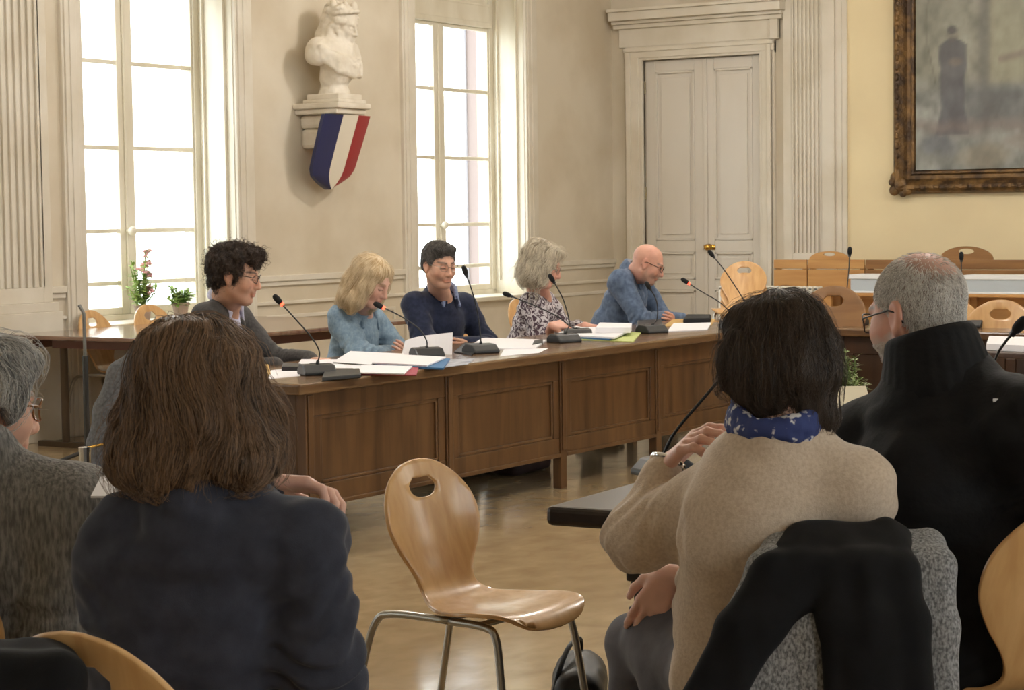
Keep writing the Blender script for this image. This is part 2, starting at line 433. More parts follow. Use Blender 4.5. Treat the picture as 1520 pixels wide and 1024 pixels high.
# ---------------------------------------------------------------- windows
def window(name, a, b, y=YG, s=1):
    r = thing(name, None, None, ((a+b)/2, y, 0)); r['kind'] = 'structure'
    c = (a+b)/2; f = MB()
    fw = .06
    f.box((a-.02, y-.035, ZS), (a+fw, y+.05, ZO)).box((b-fw, y-.035, ZS), (b+.02, y+.05, ZO))
    f.box((a, y-.035, ZS-.03), (b, y+.05, ZS+.02)).box((a+fw, y-.06, ZT), (b-fw, y+.05, ZT+.05)).box((a+fw, y-.035, ZT+.05), (b-fw, y+.05, ZT+.2))
    f.box((a+fw, y-.02, ZT+.2), (b-fw, y+.03, ZO)); f.box((a+fw, y-.04, ZT+.19), (b-fw, y-.02, ZT+.215))
    f.box((a, y-.04, ZO-.06), (b, y+.05, ZO))
    f.build('window_frame', M['white'], r, bevel=.006, world=True)
    for s0, s1, sd in ((a+fw, c-.004, 1), (c+.004, b-fw, -1)):
        q = MB(); z0, z1 = ZS+.02, ZT
        wl = .018 if sd == 1 else .075; wr = .075 if sd == 1 else .018
        q.box((s0, y-.022, z0), (s0+wl, y+.022, z1)).box((s1-wr, y-.022, z0), (s1, y+.022, z1))
        q.box((s0+wl, y-.021, z0), (s1-wr, y+.021, z0+.05)).box((s0+wl, y-.021, z1-.03), (s1-wr, y+.021, z1))
        for z in (.985, 1.352, 1.935, 2.53): q.box((s0+.01, y-.014, z-.0155), (s1-.01, y+.014, z+.0155))
        sash = q.build('sash', M['white'], r, bevel=.004, world=True)
        MB().box((s0+wl*.5, y-.003, z0+.03), (s1-wr*.5, y+.003, z1-.02)).build('pane', M['glass'], r, world=True)
    h = MB(); h.tube([(c-.02, y-.03, .9), (c-.02, y-.03, 3.0)], .009, 8)
    h.build('espagnolette_rod', M['white'], r, smooth=False, world=True)
    k = MB(); k.lathe([(.002, 0), (.02, .004), (.016, .02), (.03, .035), (.034, .055), (.024, .072), (.003, .078)], n=14)
    kk = k.build('handle', M['white'], r, smooth=True); kk.location = (-.02, -.03, 1.35); kk.rotation_euler = (PI/2, 0, 0)
    l = MB(); l.box((a-.0, YW-.004, ZS-.03), (a+.006, y, ZO)).box((b-.006, YW-.004, ZS-.03), (b, y, ZO)).box((a, YW-.0, ZO-.006), (b, y, ZO))
    l.box((b-.03, YW+.06, ZS+.1), (b-.004, YW+.07, ZO-.1)).box((b-.03, y-.09, ZS+.1), (b-.004, y-.08, ZO-.1))
    l.build('reveal_lining', M['white'], r, world=True)
    MB().box((a-.05, YW-.06, ZS-.06), (b+.05, y-.03, ZS-.02)).build('sill', M['white'], r, bevel=.008, world=True)
    cs = MB()
    for x0, x1, d in ((a-.19, a-.0, .03), (a-.17, a-.02, .042), (a-.13, a-.07, .05), (b+.0, b+.19, .03), (b+.02, b+.17, .042), (b+.07, b+.13, .05)):
        cs.box((x0, YW-d-.002, .0), (x1, YW+.01, ZO+.1+d))
    cs.box((a-.2, YW-.06, ZO+.16), (b+.2, YW+.01, ZO+.25)).build('casing', M['trim'], r, bevel=.006, world=True)
    return r
for i, (a, b) in enumerate([W1, W2, (5.87, 7.43), (1.9, 3.46), (-2.08, -.5)]): window('window_%d' % (i+1), a, b)
for i, (a, b) in enumerate(bw):
    r = thing('window_%d' % (i+6), None, None, ((a+b)/2, YB-.25, 0)); r['kind'] = 'structure'; c = (a+b)/2
    f = MB(); f.box((a, YB-.28, ZS), (a+.07, YB-.2, ZO)).box((b-.07, YB-.28, ZS), (b, YB-.2, ZO)).box((c-.07, YB-.28, ZS), (c+.07, YB-.2, ZO))
    for z in (ZS, 1.35, 1.93, 2.53, 3.1, ZO-.06): f.box((a, YB-.27, z), (b, YB-.21, z+.06 if z in (ZS, 3.1, ZO-.06) else z+.02))
    f.build('window_frame', M['white'], r, world=True)
    MB().box((a, YB-.243, ZS), (b, YB-.237, ZO)).build('pane', M['glass'], r, world=True)
# ---------------------------------------------------------------- mouldings on the window wall
def trim(n, mb, m='trim', bev=.005): return structure(mb.build('trim_%d' % n, M[m], bevel=bev))
mb = MB()
for a, b in ((11.6, 13.49), (15.58, XD), (7.63, 9.65)):
    mb.box((a, YW-.035, .955), (b, YW+.01, 1.0)).box((a, YW-.02, .92), (b, YW+.01, .955)).box((a, YW-.022, .78), (b, YW+.01, .805))
trim(1, mb)
mb = MB()
for a, b in ((11.72, 13.37), (15.7, 16.87)):             # panel frames under the rail
    for z0, z1 in ((.22, .70),):
        t = .03; d = .012
        mb.box((a, YW-d, z0), (b, YW+.01, z0+t)).box((a, YW-d, z1-t), (b, YW+.01, z1)).box((a, YW-d, z0+t), (a+t, YW+.01, z1-t)).box((b-t, YW-d, z0+t), (b, YW+.01, z1-t))
trim(2, mb)
def pilaster(n, org, ax, ay, w, z0, z1, nfl, m, f0, f1):  # ax: along the wall, ay: out of the wall
    mb = MB(); ax = np.array(ax, float); ay = np.array(ay, float); org = np.array(org, float)
    def bx(u0, u1, d0, d1, a, b): mb.obox(org+ax*(u0+u1)/2+ay*(d0+d1)/2+np.array([0, 0, (a+b)/2]), ax, ay, (0, 0, 1), ((u1-u0)/2, (d1-d0)/2, (b-a)/2))
    bx(0, w, -.01, .03, 0, z1+.3); st = (f1-f0)/nfl
    bx(0, f0, .03, .05, z0-.1, z1+.15); bx(f1, w, .03, .05, z0-.1, z1+.15); bx(f0, f1, .03, .05, z0-.1, z0); bx(f0, f1, .03, .05, z1, z1+.15)
    for i in range(nfl+1): 
        u = f0+st*i; bx(u-st*.28, u+st*.28, .03, .05, z0, z1)
    bx(-.03, w+.03, .0, .075, z0-.16, z0-.1); bx(-.05, w+.05, .0, .09, z0-.3, z0-.16); bx(-.04, w+.04, .0, .08, 0, z0-.3)
    bx(-.03, w+.03, .0, .07, z1+.15, z1+.2)
    return trim(n, mb, m, .004)
pilaster(3, (8.78, YW, 0), (1, 0, 0), (0, -1, 0), .72, 1.0, 2.86, 9, 'trim', .1, .64)
pilaster(4, (XD, 7.32, 0), (0, 1, 0), (-1, 0, 0), .5, 1.05, 4.2, 7, 'trim', .13, .41)
mb = MB(); mb.box((XD-.03, 7.255, 0), (XD+.01, 7.32, HC)).box((XD-.022, 7.21, 0), (XD+.01, 7.26, HC)); trim(5, mb, 'trim')
structure(MB().box((XB, YW-.03, 0), (XD, YW+.01, .16)).box((XB, YW-.02, .16), (XD, YW+.01, .19)).build('baseboard_left', M['trim'], bevel=.004))
structure(MB().box((XD-.03, YB, 0), (XD+.01, 7.2, .16)).build('baseboard_back', M['trim'], bevel=.004))
# ---------------------------------------------------------------- double door
d = thing('door_1', None, None, (XD, (DY0+DY1)/2, 0)); d['kind'] = 'structure'
mid = 8.666
for y0, y1 in ((DY0+.004, mid-.003), (mid+.003, DY1-.004)):
    q = MB(); X0, X1 = XD+.035, XD+.075
    st = .1; rails = [(.0, .2), (.62, .73), (1.06, 1.19), (2.76, DZ-.004)]
    rails = [(.01, .16), (.70, .80), (1.06, 1.17), (2.765, DZ-.005)]
    q.box((X0, y0, .01), (X1, y0+st, DZ-.005)).box((X0, y1-st, .01), (X1, y1, DZ-.005))
    for z0, z1 in rails: q.box((X0+.001, y0+st, z0), (X1, y1-st, z1))
    for (a0, a1), (b0, b1) in zip(rails[:-1], rails[1:]):
        q.box((X0+.02, y0+st, a1), (X1-.005, y1-st, b0))
        t = .022
        for yy0, yy1, zz0, zz1 in ((y0+st, y0+st+t, a1, b0), (y1-st-t, y1-st, a1, b0), (y0+st, y1-st, a1, a1+t), (y0+st, y1-st, b0-t, b0)): q.box((X0-.006, yy0, zz0), (X0+.025, yy1, zz1))
        q.box((X0+.008, y0+st+.055, a1+.055), (X0+.022, y1-st-.055, b0-.055))
    q.build('door_leaf', M['door'], d, bevel=.005, world=True)
q = MB().box((XD+.015, mid-.035, .01), (XD+.04, mid+.0, DZ-.01)); q.build('cover_strip', M['door'], d, bevel=.004, world=True)
k = MB(); k.lathe([(.03, 0), (.032, .006), (.012, .012), (.011, .03), (.026, .042), (.031, .056), (.024, .07), (.003, .075)], n=18)
k.box((-.025, -.06, -.004), (.025, .06, .004)); kk = k.build('handle', M['brass'], d, smooth=True); kk.location = (.03, mid-.05-(DY0+DY1)/2, 1.105); kk.rotation_euler = (0, -PI/2, 0)
for yy in (DY0+.0, DY1-.0):
    for z in (2.62, 1.62, .5):
        MB().tube([(XD+.02, yy, z-.06), (XD+.02, yy, z+.06)], .012, 10).build('hinge', M['hinge'], d, world=True)
q = MB()
for y0, y1, dd in ((DY1, DY1+.18, .04), (DY1+.03, DY1+.16, .055), (DY1+.11, DY1+.16, .075), (DY0-.155, DY0, .04), (DY0-.13, DY0-.03, .055), (DY0-.13, DY0-.09, .075)): q.box((XD-dd, y0, 0), (XD+.03, y1, DZ+.08))
for z0, z1, dd in ((DZ, DZ+.13, .0412), (DZ+.022, DZ+.102, .0562), (DZ+.082, DZ+.117, .0762)): q.box((XD-dd, DY0-.155, z0), (XD+.03, DY1+.18, z1))
q.box((XD-.03, DY0-.2, DZ+.13), (XD+.02, DY1+.25, 3.2))
for z0, z1, dd in ((3.18, 3.22, .07), (3.22, 3.25, .11), (3.25, 3.33, .17), (3.33, 3.36, .2)): q.box((XD-dd, DY0-.22-dd*.3, z0), (XD+.02, DY1+.29, z1))
q.box((XD-.07, DY0-.2, 3.0), (XD+.0, DY0-.12, 3.18))
q.build('door_casing', M['trim'], d, bevel=.006, world=True)

# ---------------------------------------------------------------- outside the windows
bk = bpy.data.materials.new('brick'); bk.use_nodes = True; nt = bk.node_tree; p = nt.nodes['Principled BSDF']
tc = nt.nodes.new('ShaderNodeTexCoord'); mp = nt.nodes.new('ShaderNodeMapping'); mp.inputs['Rotation'].default_value = (PI/2, 0, PI/2); bt = nt.nodes.new('ShaderNodeTexBrick')
bt.inputs['Color1'].default_value = (.26, .17, .15, 1); bt.inputs['Color2'].default_value = (.24, .16, .145, 1); bt.inputs['Mortar'].default_value = (.17, .13, .12, 1)
bt.inputs['Scale'].default_value = 1.; bt.inputs['Brick Width'].default_value = 1.6; bt.inputs['Row Height'].default_value = .13; bt.inputs['Mortar Size'].default_value = .008
nt.links.new(tc.outputs['Object'], mp.inputs[0]); nt.links.new(mp.outputs[0], bt.inputs['Vector']); nt.links.new(bt.outputs[0], p.inputs['Base Color']); p.inputs['Roughness'].default_value = .9
X0 = 21.0; yf = onx(689, 230, X0)[1]
hs = thing('brick_house', 'pale red brick house seen outside through the right-hand window', 'building', (X0, yf, -3))
MB().box((X0, 11.2, -3), (X0+5, yf, 5.6)).build('brick_wall', bk, hs, world=True)
MB().tube([(X0-.03, yf-.03, -3), (X0-.03, yf-.03, 5.5)], .035, 10).build('downpipe', mat('zinc', lin(120, 118, 122), .6), hs, world=True)
MB().box((X0-.2, 11.0, 5.6), (X0+5.2, yf+.2, 5.75)).build('roof', mat('slate', lin(70, 72, 80), .7), hs, world=True)
tag(MB().box((-40, 10.2, -3.2), (60, 60, -3.0)).build('street', mat('pavement', lin(150, 148, 144), .9)), kind='structure')
# ================================================================ COUNCIL DESK along the window wall
ZTOP = .72
dk = thing('council_desk', 'long brown oak council desk with panelled front where five people sit', 'desk', (6.8, 5.4, 0))
def slab(x0, x1, y0, y1, z0, z1, R=None, o=None):
    mb = MB(); mb.box((x0, y0, z0), (x1, y1, z1)); return mb
slab(6.72, 11.7, 5.345, 6.26, .672, ZTOP).build('desktop', M['oaktop'], dk, bevel=.012, seg=3, world=True)
px_ = [6.86, 7.935, 8.985, 10.03, 11.08]
for i, x in enumerate(px_):
    MB().box((x-.03, 5.405, 0 if i else .0), (x+.03, 5.455, .672)).box((x-.018, 5.398, .2), (x+.018, 5.41, .66)).build('post', M['oakv'], dk, bevel=.003, world=True)
    MB().box((x-.045, 6.13, 0), (x+.005, 6.18, .672)).build('leg', M['oakv'], dk, bevel=.003, world=True)
px_ = px_+[11.66]
for a, b in zip(px_[:-1], px_[1:]):
    q = MB(); a += .03; b -= .03; st = .055
    q.box((a, 5.412, .565), (b, 5.444, .672)).box((a, 5.412, .165), (b, 5.444, .265))
    q.box((a, 5.413, .265), (a+st, 5.443, .565)).box((b-st, 5.413, .265), (b, 5.443, .565))
    t = .016
    for x0, x1, z0, z1 in ((a+st, a+st+t, .265, .565), (b-st-t, b-st, .265, .565), (a+st, b-st, .265, .265+t), (a+st, b-st, .565-t, .565)): q.box((x0, 5.417, z0), (x1, 5.44, z1))
    q.box((a+st, 5.428, .265), (b-st, 5.44, .565)); q.box((a, 5.404, .165), (b, 5.42, .185))
    q.build('front_panel', M['oakv'], dk, bevel=.004, world=True)
q = MB(); q.box((6.845, 5.455, .17), (6.87, 6.13, .672)).box((6.83, 5.455, .57), (6.85, 6.13, .672)).box((6.83, 5.455, .17), (6.85, 5.55, .57)).box((6.83, 6.03, .17), (6.85, 6.13, .57)).box((6.831, 5.55, .17), (6.85, 6.03, .27))
q.build('side_panel', M['oakv'], dk, bevel=.004, world=True)

# ---------------------------------------------------------------- second council desk, across the far end
fr = onz(1240, 487, ZTOP); fr2 = onz(1520, 494, ZTOP); dv = nrm((fr2-fr)*np.array([1, 1, 0])); nv = np.array([-dv[1], dv[0], 0]); nv = nv if nv[0] > 0 else -nv
fd = thing('council_desk', 'dark brown council desk across the far end with microphones on it', 'desk', (fr[0], fr[1], 0), math.atan2(dv[1], dv[0]))
fd_R = np.array([[dv[0], dv[1], 0], [-dv[1], dv[0], 0], [0, 0, 1]])
sgn = 1 if (fd_R@nv)[1] > 0 else -1
mb = MB(); mb.box((-.05, 0, .672), (4.2, sgn*.9, ZTOP)); mb.build('desktop', M['oaktop'], fd, bevel=.01)
for i in range(5):
    x = -.0+i*1.03
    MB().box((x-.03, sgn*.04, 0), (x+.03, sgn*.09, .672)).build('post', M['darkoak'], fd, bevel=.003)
    MB().box((x-.03, sgn*.78, 0), (x+.03, sgn*.83, .672)).build('leg', M['oakv'], fd, bevel=.003)
    if i < 4:
        q = MB(); a, b = x+.03, x+1.0; y = sgn*.06
        for x0, x1, z0, z1, d in ((a, b, .565, .672, .01), (a, b, .12, .22, .01), (a, a+.06, .22, .565, .009), (b-.06, b, .22, .565, .009), (a+.06, b-.06, .22, .565, .0)):
            q.box((x0, y-sgn*d, z0), (x1, y+sgn*.02, z1))
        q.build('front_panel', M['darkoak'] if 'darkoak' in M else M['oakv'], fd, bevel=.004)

# ---------------------------------------------------------------- council chair: bent plywood shell on a steel frame
CK = .9235
PROF = [(-.262, .835), (-.242, .76), (-.215, .66), (-.188, .57), (-.168, .51), (-.145, .466), (-.105, .441), (-.05, .433), (.03, .431), (.12, .434), (.19, .432), (.225, .418), (.243, .395)]
prof = np.array(bez([np.array([a*CK, 0, b*CK]) for a, b in PROF], 10)); seg = np.r_[0, np.cumsum(np.linalg.norm(np.diff(prof, axis=0), axis=1))]; LEN = seg[-1]
def prof_at(s): return np.array([np.interp(s, seg, prof[:, k]) for k in range(3)])
WK = np.array([(0, .02), (.012, .072), (.035, .115), (.07, .155), (.12, .188), (.17, .2), (.22, .196), (.28, .17), (.33, .138), (.37, .122), (.41, .122), (.46, .145), (.52, .182), (.58, .204), (.66, .21), (.72, .205), (.77, .185), (.80, .15), (.822, .1), (.832, .03)])
WK[:, 0] *= LEN/.832; WK[:, 1] *= CK; WK = np.array(bez([np.array([a, b, 0]) for a, b in WK], 8))[:, :2]
def halfw(s):
    return np.interp(s, WK[:, 0], WK[:, 1])
def shell_pt(s, y):
    p = prof_at(s); q = prof_at(min(s+.004, LEN)); p0 = prof_at(max(s-.004, 0)); t = nrm(q-p0); n = np.array([t[2], 0, -t[0]])  # towards the sitter / up
    n = np.array([-t[2], 0, t[0]]) if (np.array([t[2], 0, -t[0]])[0] < 0 and s < .3) else n
    if n[2] < 0 and s > .45: n = -n
    if s <= .45 and n[0] < 0: n = -n
    k = np.interp(s, [0, .1, .3, .42, .5, .7, LEN], [.3, .5, .7, .25, .25, .5, .1])
    return p+np.array([0, y, 0])+n*k*y*y, n
def wood_chair_parts(root, slot=True, wood='beech', legs=True):
    ol = [(s, halfw(s)) for s in LEN*(.5-.5*np.cos(np.linspace(0, PI, 90)))]
    poly = [(s, w_) for s, w_ in ol]+[(s, -w_) for s, w_ in ol[::-1]]
    V2 = [Vector(p) for p in poly]; E = [(i, (i+1) % len(poly)) for i in range(len(poly))]
    sc_, sw, sh = .078, .056, .027
    hole = []
    if slot:
        for (cy, a0) in ((sw-sh*.9, 0), (-sw+sh*.9, PI)):
            pass
        n = 28
        for i in range(n):
            a = 2*PI*i/n; cx = math.cos(a); cy = math.sin(a)
            u = math.copysign(abs(cx)**.62, cx)*sh; v = math.copysign(abs(cy)**.62, cy)*sw
            hole.append((sc_+u*(1 if u > 0 else 1.0)+(-.25*v*v/sw if True else 0)*.6, v))
        b = len(V2); V2 += [Vector(p) for p in hole]; E += [(b+i, b+(i+1) % n) for i in range(n)]
    def inh(s, y, m=0.): return slot and ((abs(s-sc_)/(sh+m))**3+(abs(y)/(sw+m))**3 < 1)
    st = .0165
    for s in np.arange(st, LEN, st):
        for y in np.arange(-.21, .2101, st):
            if abs(y) < halfw(s)-.007 and not inh(s, y, .007): V2.append(Vector((s, y)))
    vo, eo, fo, _, _, _ = geometry.delaunay_2d_cdt(V2, E, [], 1, 1e-5)
    P = []; Nn = []
    for v in vo:
        p, n = shell_pt(v.x, v.y); P.append(p); Nn.append(n)
    Fc = [f for f in fo if not inh(sum(vo[i].x for i in f)/len(f), sum(vo[i].y for i in f)/len(f), -.002)]
    o = mesh_obj('seat_shell', P, Fc, M[wood], root, True)
    bm = bmesh.new(); bm.from_mesh(o.data); bmesh.ops.recalc_face_normals(bm, faces=bm.faces); bm.to_mesh(o.data); bm.free()
    sd = o.modifiers.new('ply', 'SOLIDIFY'); sd.thickness = .011; sd.offset = 0
    bv = o.modifiers.new('bevel', 'BEVEL'); bv.width = .003; bv.segments = 2; bv.angle_limit = math.radians(50)
    if legs:
        for sd_ in (-1, 1):
            y = .155*sd_
            bk_ = bez([(.0, y, .383), (-.19, y*1.02, .38), (-.25, y*1.05, .352), (-.285, y*1.12, .24), (-.34, y*1.2, 0)], 7)
            MB().tube(bk_, .0105, 10).build('leg', M['steel'], root, smooth=True)
            ft = bez([(.0, y, .382), (.11, y*1.0, .379), (.152, y*1.02, .355), (.175, y*1.08, .24), (.21, y*1.18, 0)], 7)
            MB().tube(ft, .0105, 10).build('leg', M['steel'], root, smooth=True)
        MB().tube([(-.02, -.155, .383), (-.02, .155, .383)], .009, 8).tube([(.09, -.155, .38), (.09, .155, .38)], .009, 8).box((-.03, -.13, .38), (.0, -.11, .397)).box((.08, .11, .38), (.1, .13, .396)).build('under_frame', M['steel'], root)
    return root
def wood_chair(label, x, y, rz, group=None, z=0, wood='beech', k=1.):
    global _chair0
    key = wood
    if key not in _chair0:
        r = thing('wooden_chair', label, 'chair', (x, y, z), rz, group); wood_chair_parts(r, True, wood); _chair0[key] = r; r.scale = (k,)*3; return r
    r = copy_tree(_chair0[key]); r.location = (x, y, z); r.rotation_euler = (0, 0, rz); r.scale = (k,)*3; r['label'] = label
    if group: r['group'] = group
    elif 'group' in r: del r['group']
    return r
_chair0 = {}
wood_chair('empty beech plywood chair with oval hand slot standing alone mid-floor', 4.404, 2.889, -1.668)

# ---------------------------------------------------------------- near dark table on carved legs
nt_ = thing('near_table', 'dark brown table with chunky carved leg beside the woman in beige', 'table', (4.13, 2.54, 0), math.radians(3))
mb = MB(); mb.box((0, -2.6, .672), (.86, 0, ZTOP)); mb.build('tabletop', M['darktable'], nt_, bevel=.014, seg=3)
def carved_leg(x, y):
    q = MB(); h = .035
    for z0, z1, w_ in ((0, .05, .042), (.05, .47, .033), (.47, .49, .039), (.49, .53, .03), (.53, .55, .036), (.55, .59, .043), (.59, .625, .036), (.625, .672, .045)): q.box((x-w_, y-w_, z0), (x+w_, y+w_, z1))
    q.build('leg', M['darktable'], nt_, bevel=.005)
for x, y in ((.06, -.25), (.8, -.25), (.06, -2.35), (.8, -2.35)): carved_leg(x, y)
mb = MB(); mb.box((.1, -2.35, .585), (.125, -.25, .672)).box((.74, -2.35, .585), (.765, -.25, .672)).box((.08, -.3, .08), (.78, -.26, .66)); mb.build('apron', M['darktable'], nt_)

# ---------------------------------------------------------------- table under the windows
wt = thing('meeting_table', 'glossy red-brown table in front of the left-hand window', 'table', (9.0, 8.0, 0))
MB().box((9.0, 8.02, .69), (11.4, 9.5, .718)).build('tabletop', M['wintable'], wt, bevel=.008, world=True)
MB().box((9.12, 8.12, .63), (11.2, 8.15, .69)).box((9.12, 9.36, .63), (11.2, 9.39, .69)).box((9.1, 8.12, .635), (9.13, 9.2, .69)).build('apron', M['redwood'], wt, world=True)
for x in (9.2, 11.1):
    q = MB(); q.tube([(x, 9.2, .03), (x, 9.2, .68)], .026, 10); q.tube([(x, 8.5, .03), (x, 8.5, .68)], .026, 10); q.box((x-.03, 8.2, 0), (x+.03, 9.42, .035))
    q.build('leg', mat('bronze_tube', lin(88, 74, 60), .4, metal=.6), wt, world=True, bevel=.004)
p = ony(152, 466, 9.55); wood_chair('beech chair behind the window table, leftmost, half hidden by its top', p[0]-.05, 9.32, -PI/2+.2, k=1.08)
p = ony(226, 456, 9.55); wood_chair('beech chair behind the window table, below the flowers', p[0], 9.32, -PI/2+.05, k=1.1)
p = ony(728, 470, 7.3); wood_chair('beech chair standing behind the gap between navy sweater and floral blouse', p[0], 7.4, -PI/2+.1, k=1.08)
p = ony(870, 455, 7.2); wood_chair('beech chair mostly hidden behind the bald man in blue', p[0]-.1, 7.45, -PI/2, k=1.08)
# ---------------------------------------------------------------- chairs behind the far desk, bench, radiator, boxes
p = onz(1247, 428, .95); wood_chair('brown plywood chair behind the far desk, shiny edge beside a microphone', p[0]-.26, p[1]+.05, PI, wood='beechdark', k=1.25)
p = onz(1484, 447, .88); wood_chair('pale plywood chair behind the far desk at the right picture edge', p[0]-.24, p[1], PI, k=1.15)
p = onz(1405, 450, .83); wood_chair('plywood chair behind the far desk hidden by the grey-haired head', p[0]+.15, p[1]+.1, PI, k=1.08)
sp_ = onx(1113, 392, 14.4)
for i, lb in enumerate(('bottom beech chair of the stack in front of the double door', 'second beech chair from the floor in the stack by the double door', 'third beech chair from the floor in the stack by the double door', 'topmost beech chair of the stack in front of the double door')):
    wood_chair(lb, sp_[0]-.2, sp_[1], PI+.25, z=.09*i)
def bench(y0, y1, label, m, arch=None, x=16.55):
    b = thing('wooden_bench', label, 'bench', (x, (y0+y1)/2, 0))
    MB().box((x-.012, y0, .92), (x+.012, y1, 1.0)).build('top_rail', m, b, bevel=.004, world=True)
    MB().box((x-.012, y0, .60), (x+.012, y1, .914)).build('back_board', m, b, bevel=.004, world=True)
    for y in (y0+.03, y1-.03): MB().box((x+.012, y-.02, 0), (x+.06, y+.02, .95)).build('leg', m, b, world=True)
    MB().box((x-.42, y0, .42), (x-.01, y1, .45)).build('seat', m, b, bevel=.004, world=True)
    for y in (y0+.03, y1-.03): MB().box((x-.4, y-.02, 0), (x-.36, y+.02, .42)).build('leg', m, b, world=True)
    if arch:
        c_, w_, h_ = arch; n = 24; poly = []
        o_ = [(c_+w_*math.cos(PI*i/n), 1.0+h_*math.sin(PI*i/n)) for i in range(n+1)]
        hc = 1.0+h_*.62; hl = [(c_+w_*.3*math.cos(2*PI*i/20), hc+h_*.2*math.sin(2*PI*i/20)) for i in range(20)]
        V2 = [Vector(p) for p in o_+hl]; E = [(i, i+1) for i in range(n)]+[(n, 0)]+[(n+1+i, n+1+(i+1) % 20) for i in range(20)]
        vo, eo, fo, *_ = geometry.delaunay_2d_cdt(V2, E, [], 1, 1e-5)
        Fc = [f for f in fo if ((sum(vo[i].x for i in f)/len(f)-c_)/(w_*.3))**2+((sum(vo[i].y for i in f)/len(f)-hc)/(h_*.2))**2 > .97]
        o = mesh_obj('arched_crest', [(x, v.x, v.y) for v in vo], Fc, m, b, world=True); s_ = o.modifiers.new('ply', 'SOLIDIFY'); s_.thickness = .022; s_.offset = 0
bench(7.415, 7.735, 'short plain wooden bench back beside the door pilaster', M['beech2'])
bench(6.87, 7.405, 'wooden bench back with arched crest and slot, before the fluted pilaster', M['beech2'], (7.2, .19, .075))
bench(4.3, 6.86, 'darker long wooden bench back under the painting with arched crest', M['beechdark'], (5.95, .235, .115))
# radiator
rd = thing('radiator', 'white ribbed cast iron radiator in front of the wooden benches', 'radiator', (15.9, 7.6, 0))
q = MB()
for i in range(19):
    y = 7.03+i*.05
    q.box((15.86, y-.018, .12), (15.98, y+.018, .78)); q.tube([(15.86, y, .77), (15.98, y, .77)], .02, 8); q.tube([(15.86, y, .12), (15.98, y, .12)], .02, 8)
q.tube([(15.92, 7.0, .2), (15.92, 7.96, .2)], .02, 8); q.tube([(15.92, 7.0, .62), (15.92, 7.96, .62)], .02, 8)
q.build('column_block', mat('radiator_enamel', lin(226, 222, 212), .35), rd, bevel=.006, world=True)
for y in (7.08, 7.88): MB().box((15.88, y-.02, 0), (15.96, y+.02, .12)).build('foot', mat('radiator_foot', lin(226, 222, 212), .35), rd, world=True)
# side table with the two white boxes
sb = thing('side_table', 'low wooden side table carrying white lidded boxes under the painting', 'table', (16.0, 5.7, 0))
MB().box((15.82, 4.4, .715), (16.1, 7.0, .74)).build('tabletop', M['beech2'], sb, bevel=.004, world=True)
for y in (4.5, 5.7, 6.9):
    for x in (15.86, 16.06): MB().box((x-.02, y-.02, 0), (x+.02, y+.02, .715)).build('leg', M['beech2'], sb, world=True)
MB().box((16.07, 4.42, .3), (16.09, 6.98, .70)).build('back_board', M['beech2'], sb, world=True)
bx = mat('grey_card', lin(178, 186, 192), .6); bl = mat('white_card', lin(228, 230, 232), .6)
for y0, y1, lb in ((onx(1345, 417, 15.9)[1], onx(1264, 417, 15.9)[1], 'white lidded storage box standing left of the grey-haired man'), (4.75, onx(1434, 417, 15.9)[1], 'white lidded storage box standing right of the grey-haired head')):
    b = thing('storage_box', lb, 'box', (15.95, (y0+y1)/2, .74))
    MB().box((15.84, y0+.015, .74), (16.08, y1-.015, .86)).build('box_body', bx, b, bevel=.004, world=True)
    MB().box((15.83, y0, .858), (16.09, y1, .895)).build('lid', bl, b, bevel=.004, world=True)
    MB().box((15.83, y0, .741), (16.09, y1, .757)).build('base_rim', bl, b, bevel=.003, world=True)

# ---------------------------------------------------------------- painting
pt = thing('painting', 'large murky oil painting in a gilded carved frame on the yellow wall', 'painting', (XD, 5.2, 2.6))
yI, zI, yR, zT_ = 6.553, 1.774, 3.6, 3.75; FWD = .207
nu, nv_ = 150, 110; uu, vv = np.meshgrid(np.linspace(0, 1, nu), np.linspace(0, 1, nv_)); ys = yI+(yR-yI)*uu; zs = zI+(zT_-zI)*vv
P = np.stack([np.full(uu.size, XD-.045), ys.ravel(), zs.ravel()], 1); U = (yI-P[:, 1]); Z = P[:, 2]-zI
nz = fbm(np.stack([U*3, Z*3, U*0], 1), 4, 3); nz2 = fbm(np.stack([U*11, Z*8, U*0], 1), 4, 9)
col = np.array(lin(122, 124, 120))[None]*(1.08+.26*nz[:, None]+.2*nz2[:, None])
def mixc(mask, c, a=1.): 
    global col
    m = np.clip(mask, 0, 1)[:, None]*a; col = col*(1-m)+np.array(lin(*c))[None]*m
sm = lambda d, e=.03: np.clip(.5-d/(2*e), 0, 1)
mixc(sm(.75-Z, .1), (128, 126, 108), .6)
mixc(sm(np.maximum(np.abs(U-.85)-.2, .72-Z)), (140, 138, 116), .7); mixc(sm(np.maximum(np.abs(U-1.5)-.25, .72-Z)), (138, 140, 120), .7)
mixc(sm(np.abs(U-.62)-.05), (98, 96, 92), .6); mixc(sm(np.maximum(np.abs(U-1.15)-.07, .5-Z)), (84, 84, 82), .6)
mixc(sm(np.maximum(np.abs(U-1.0-.1*nz)-.6, np.abs(Z-.55)-.16), .06), (88, 90, 92), .7)
hw = np.interp(Z, [.3, .36, .55, .8, .98, 1.07, 1.11, 1.14], [.15, .145, .105, .115, .125, .12, .07, .02])
mixc(sm(np.maximum(np.abs(U-.335-.01*nz2)-hw, np.abs(Z-.72)-.42), .012), (80, 80, 86), .85); mixc(sm(np.abs(U-.30-.05*np.sin(Z*9))-.012, .015)*(Z > .4)*(Z < 1.05), (98, 98, 102), .5)
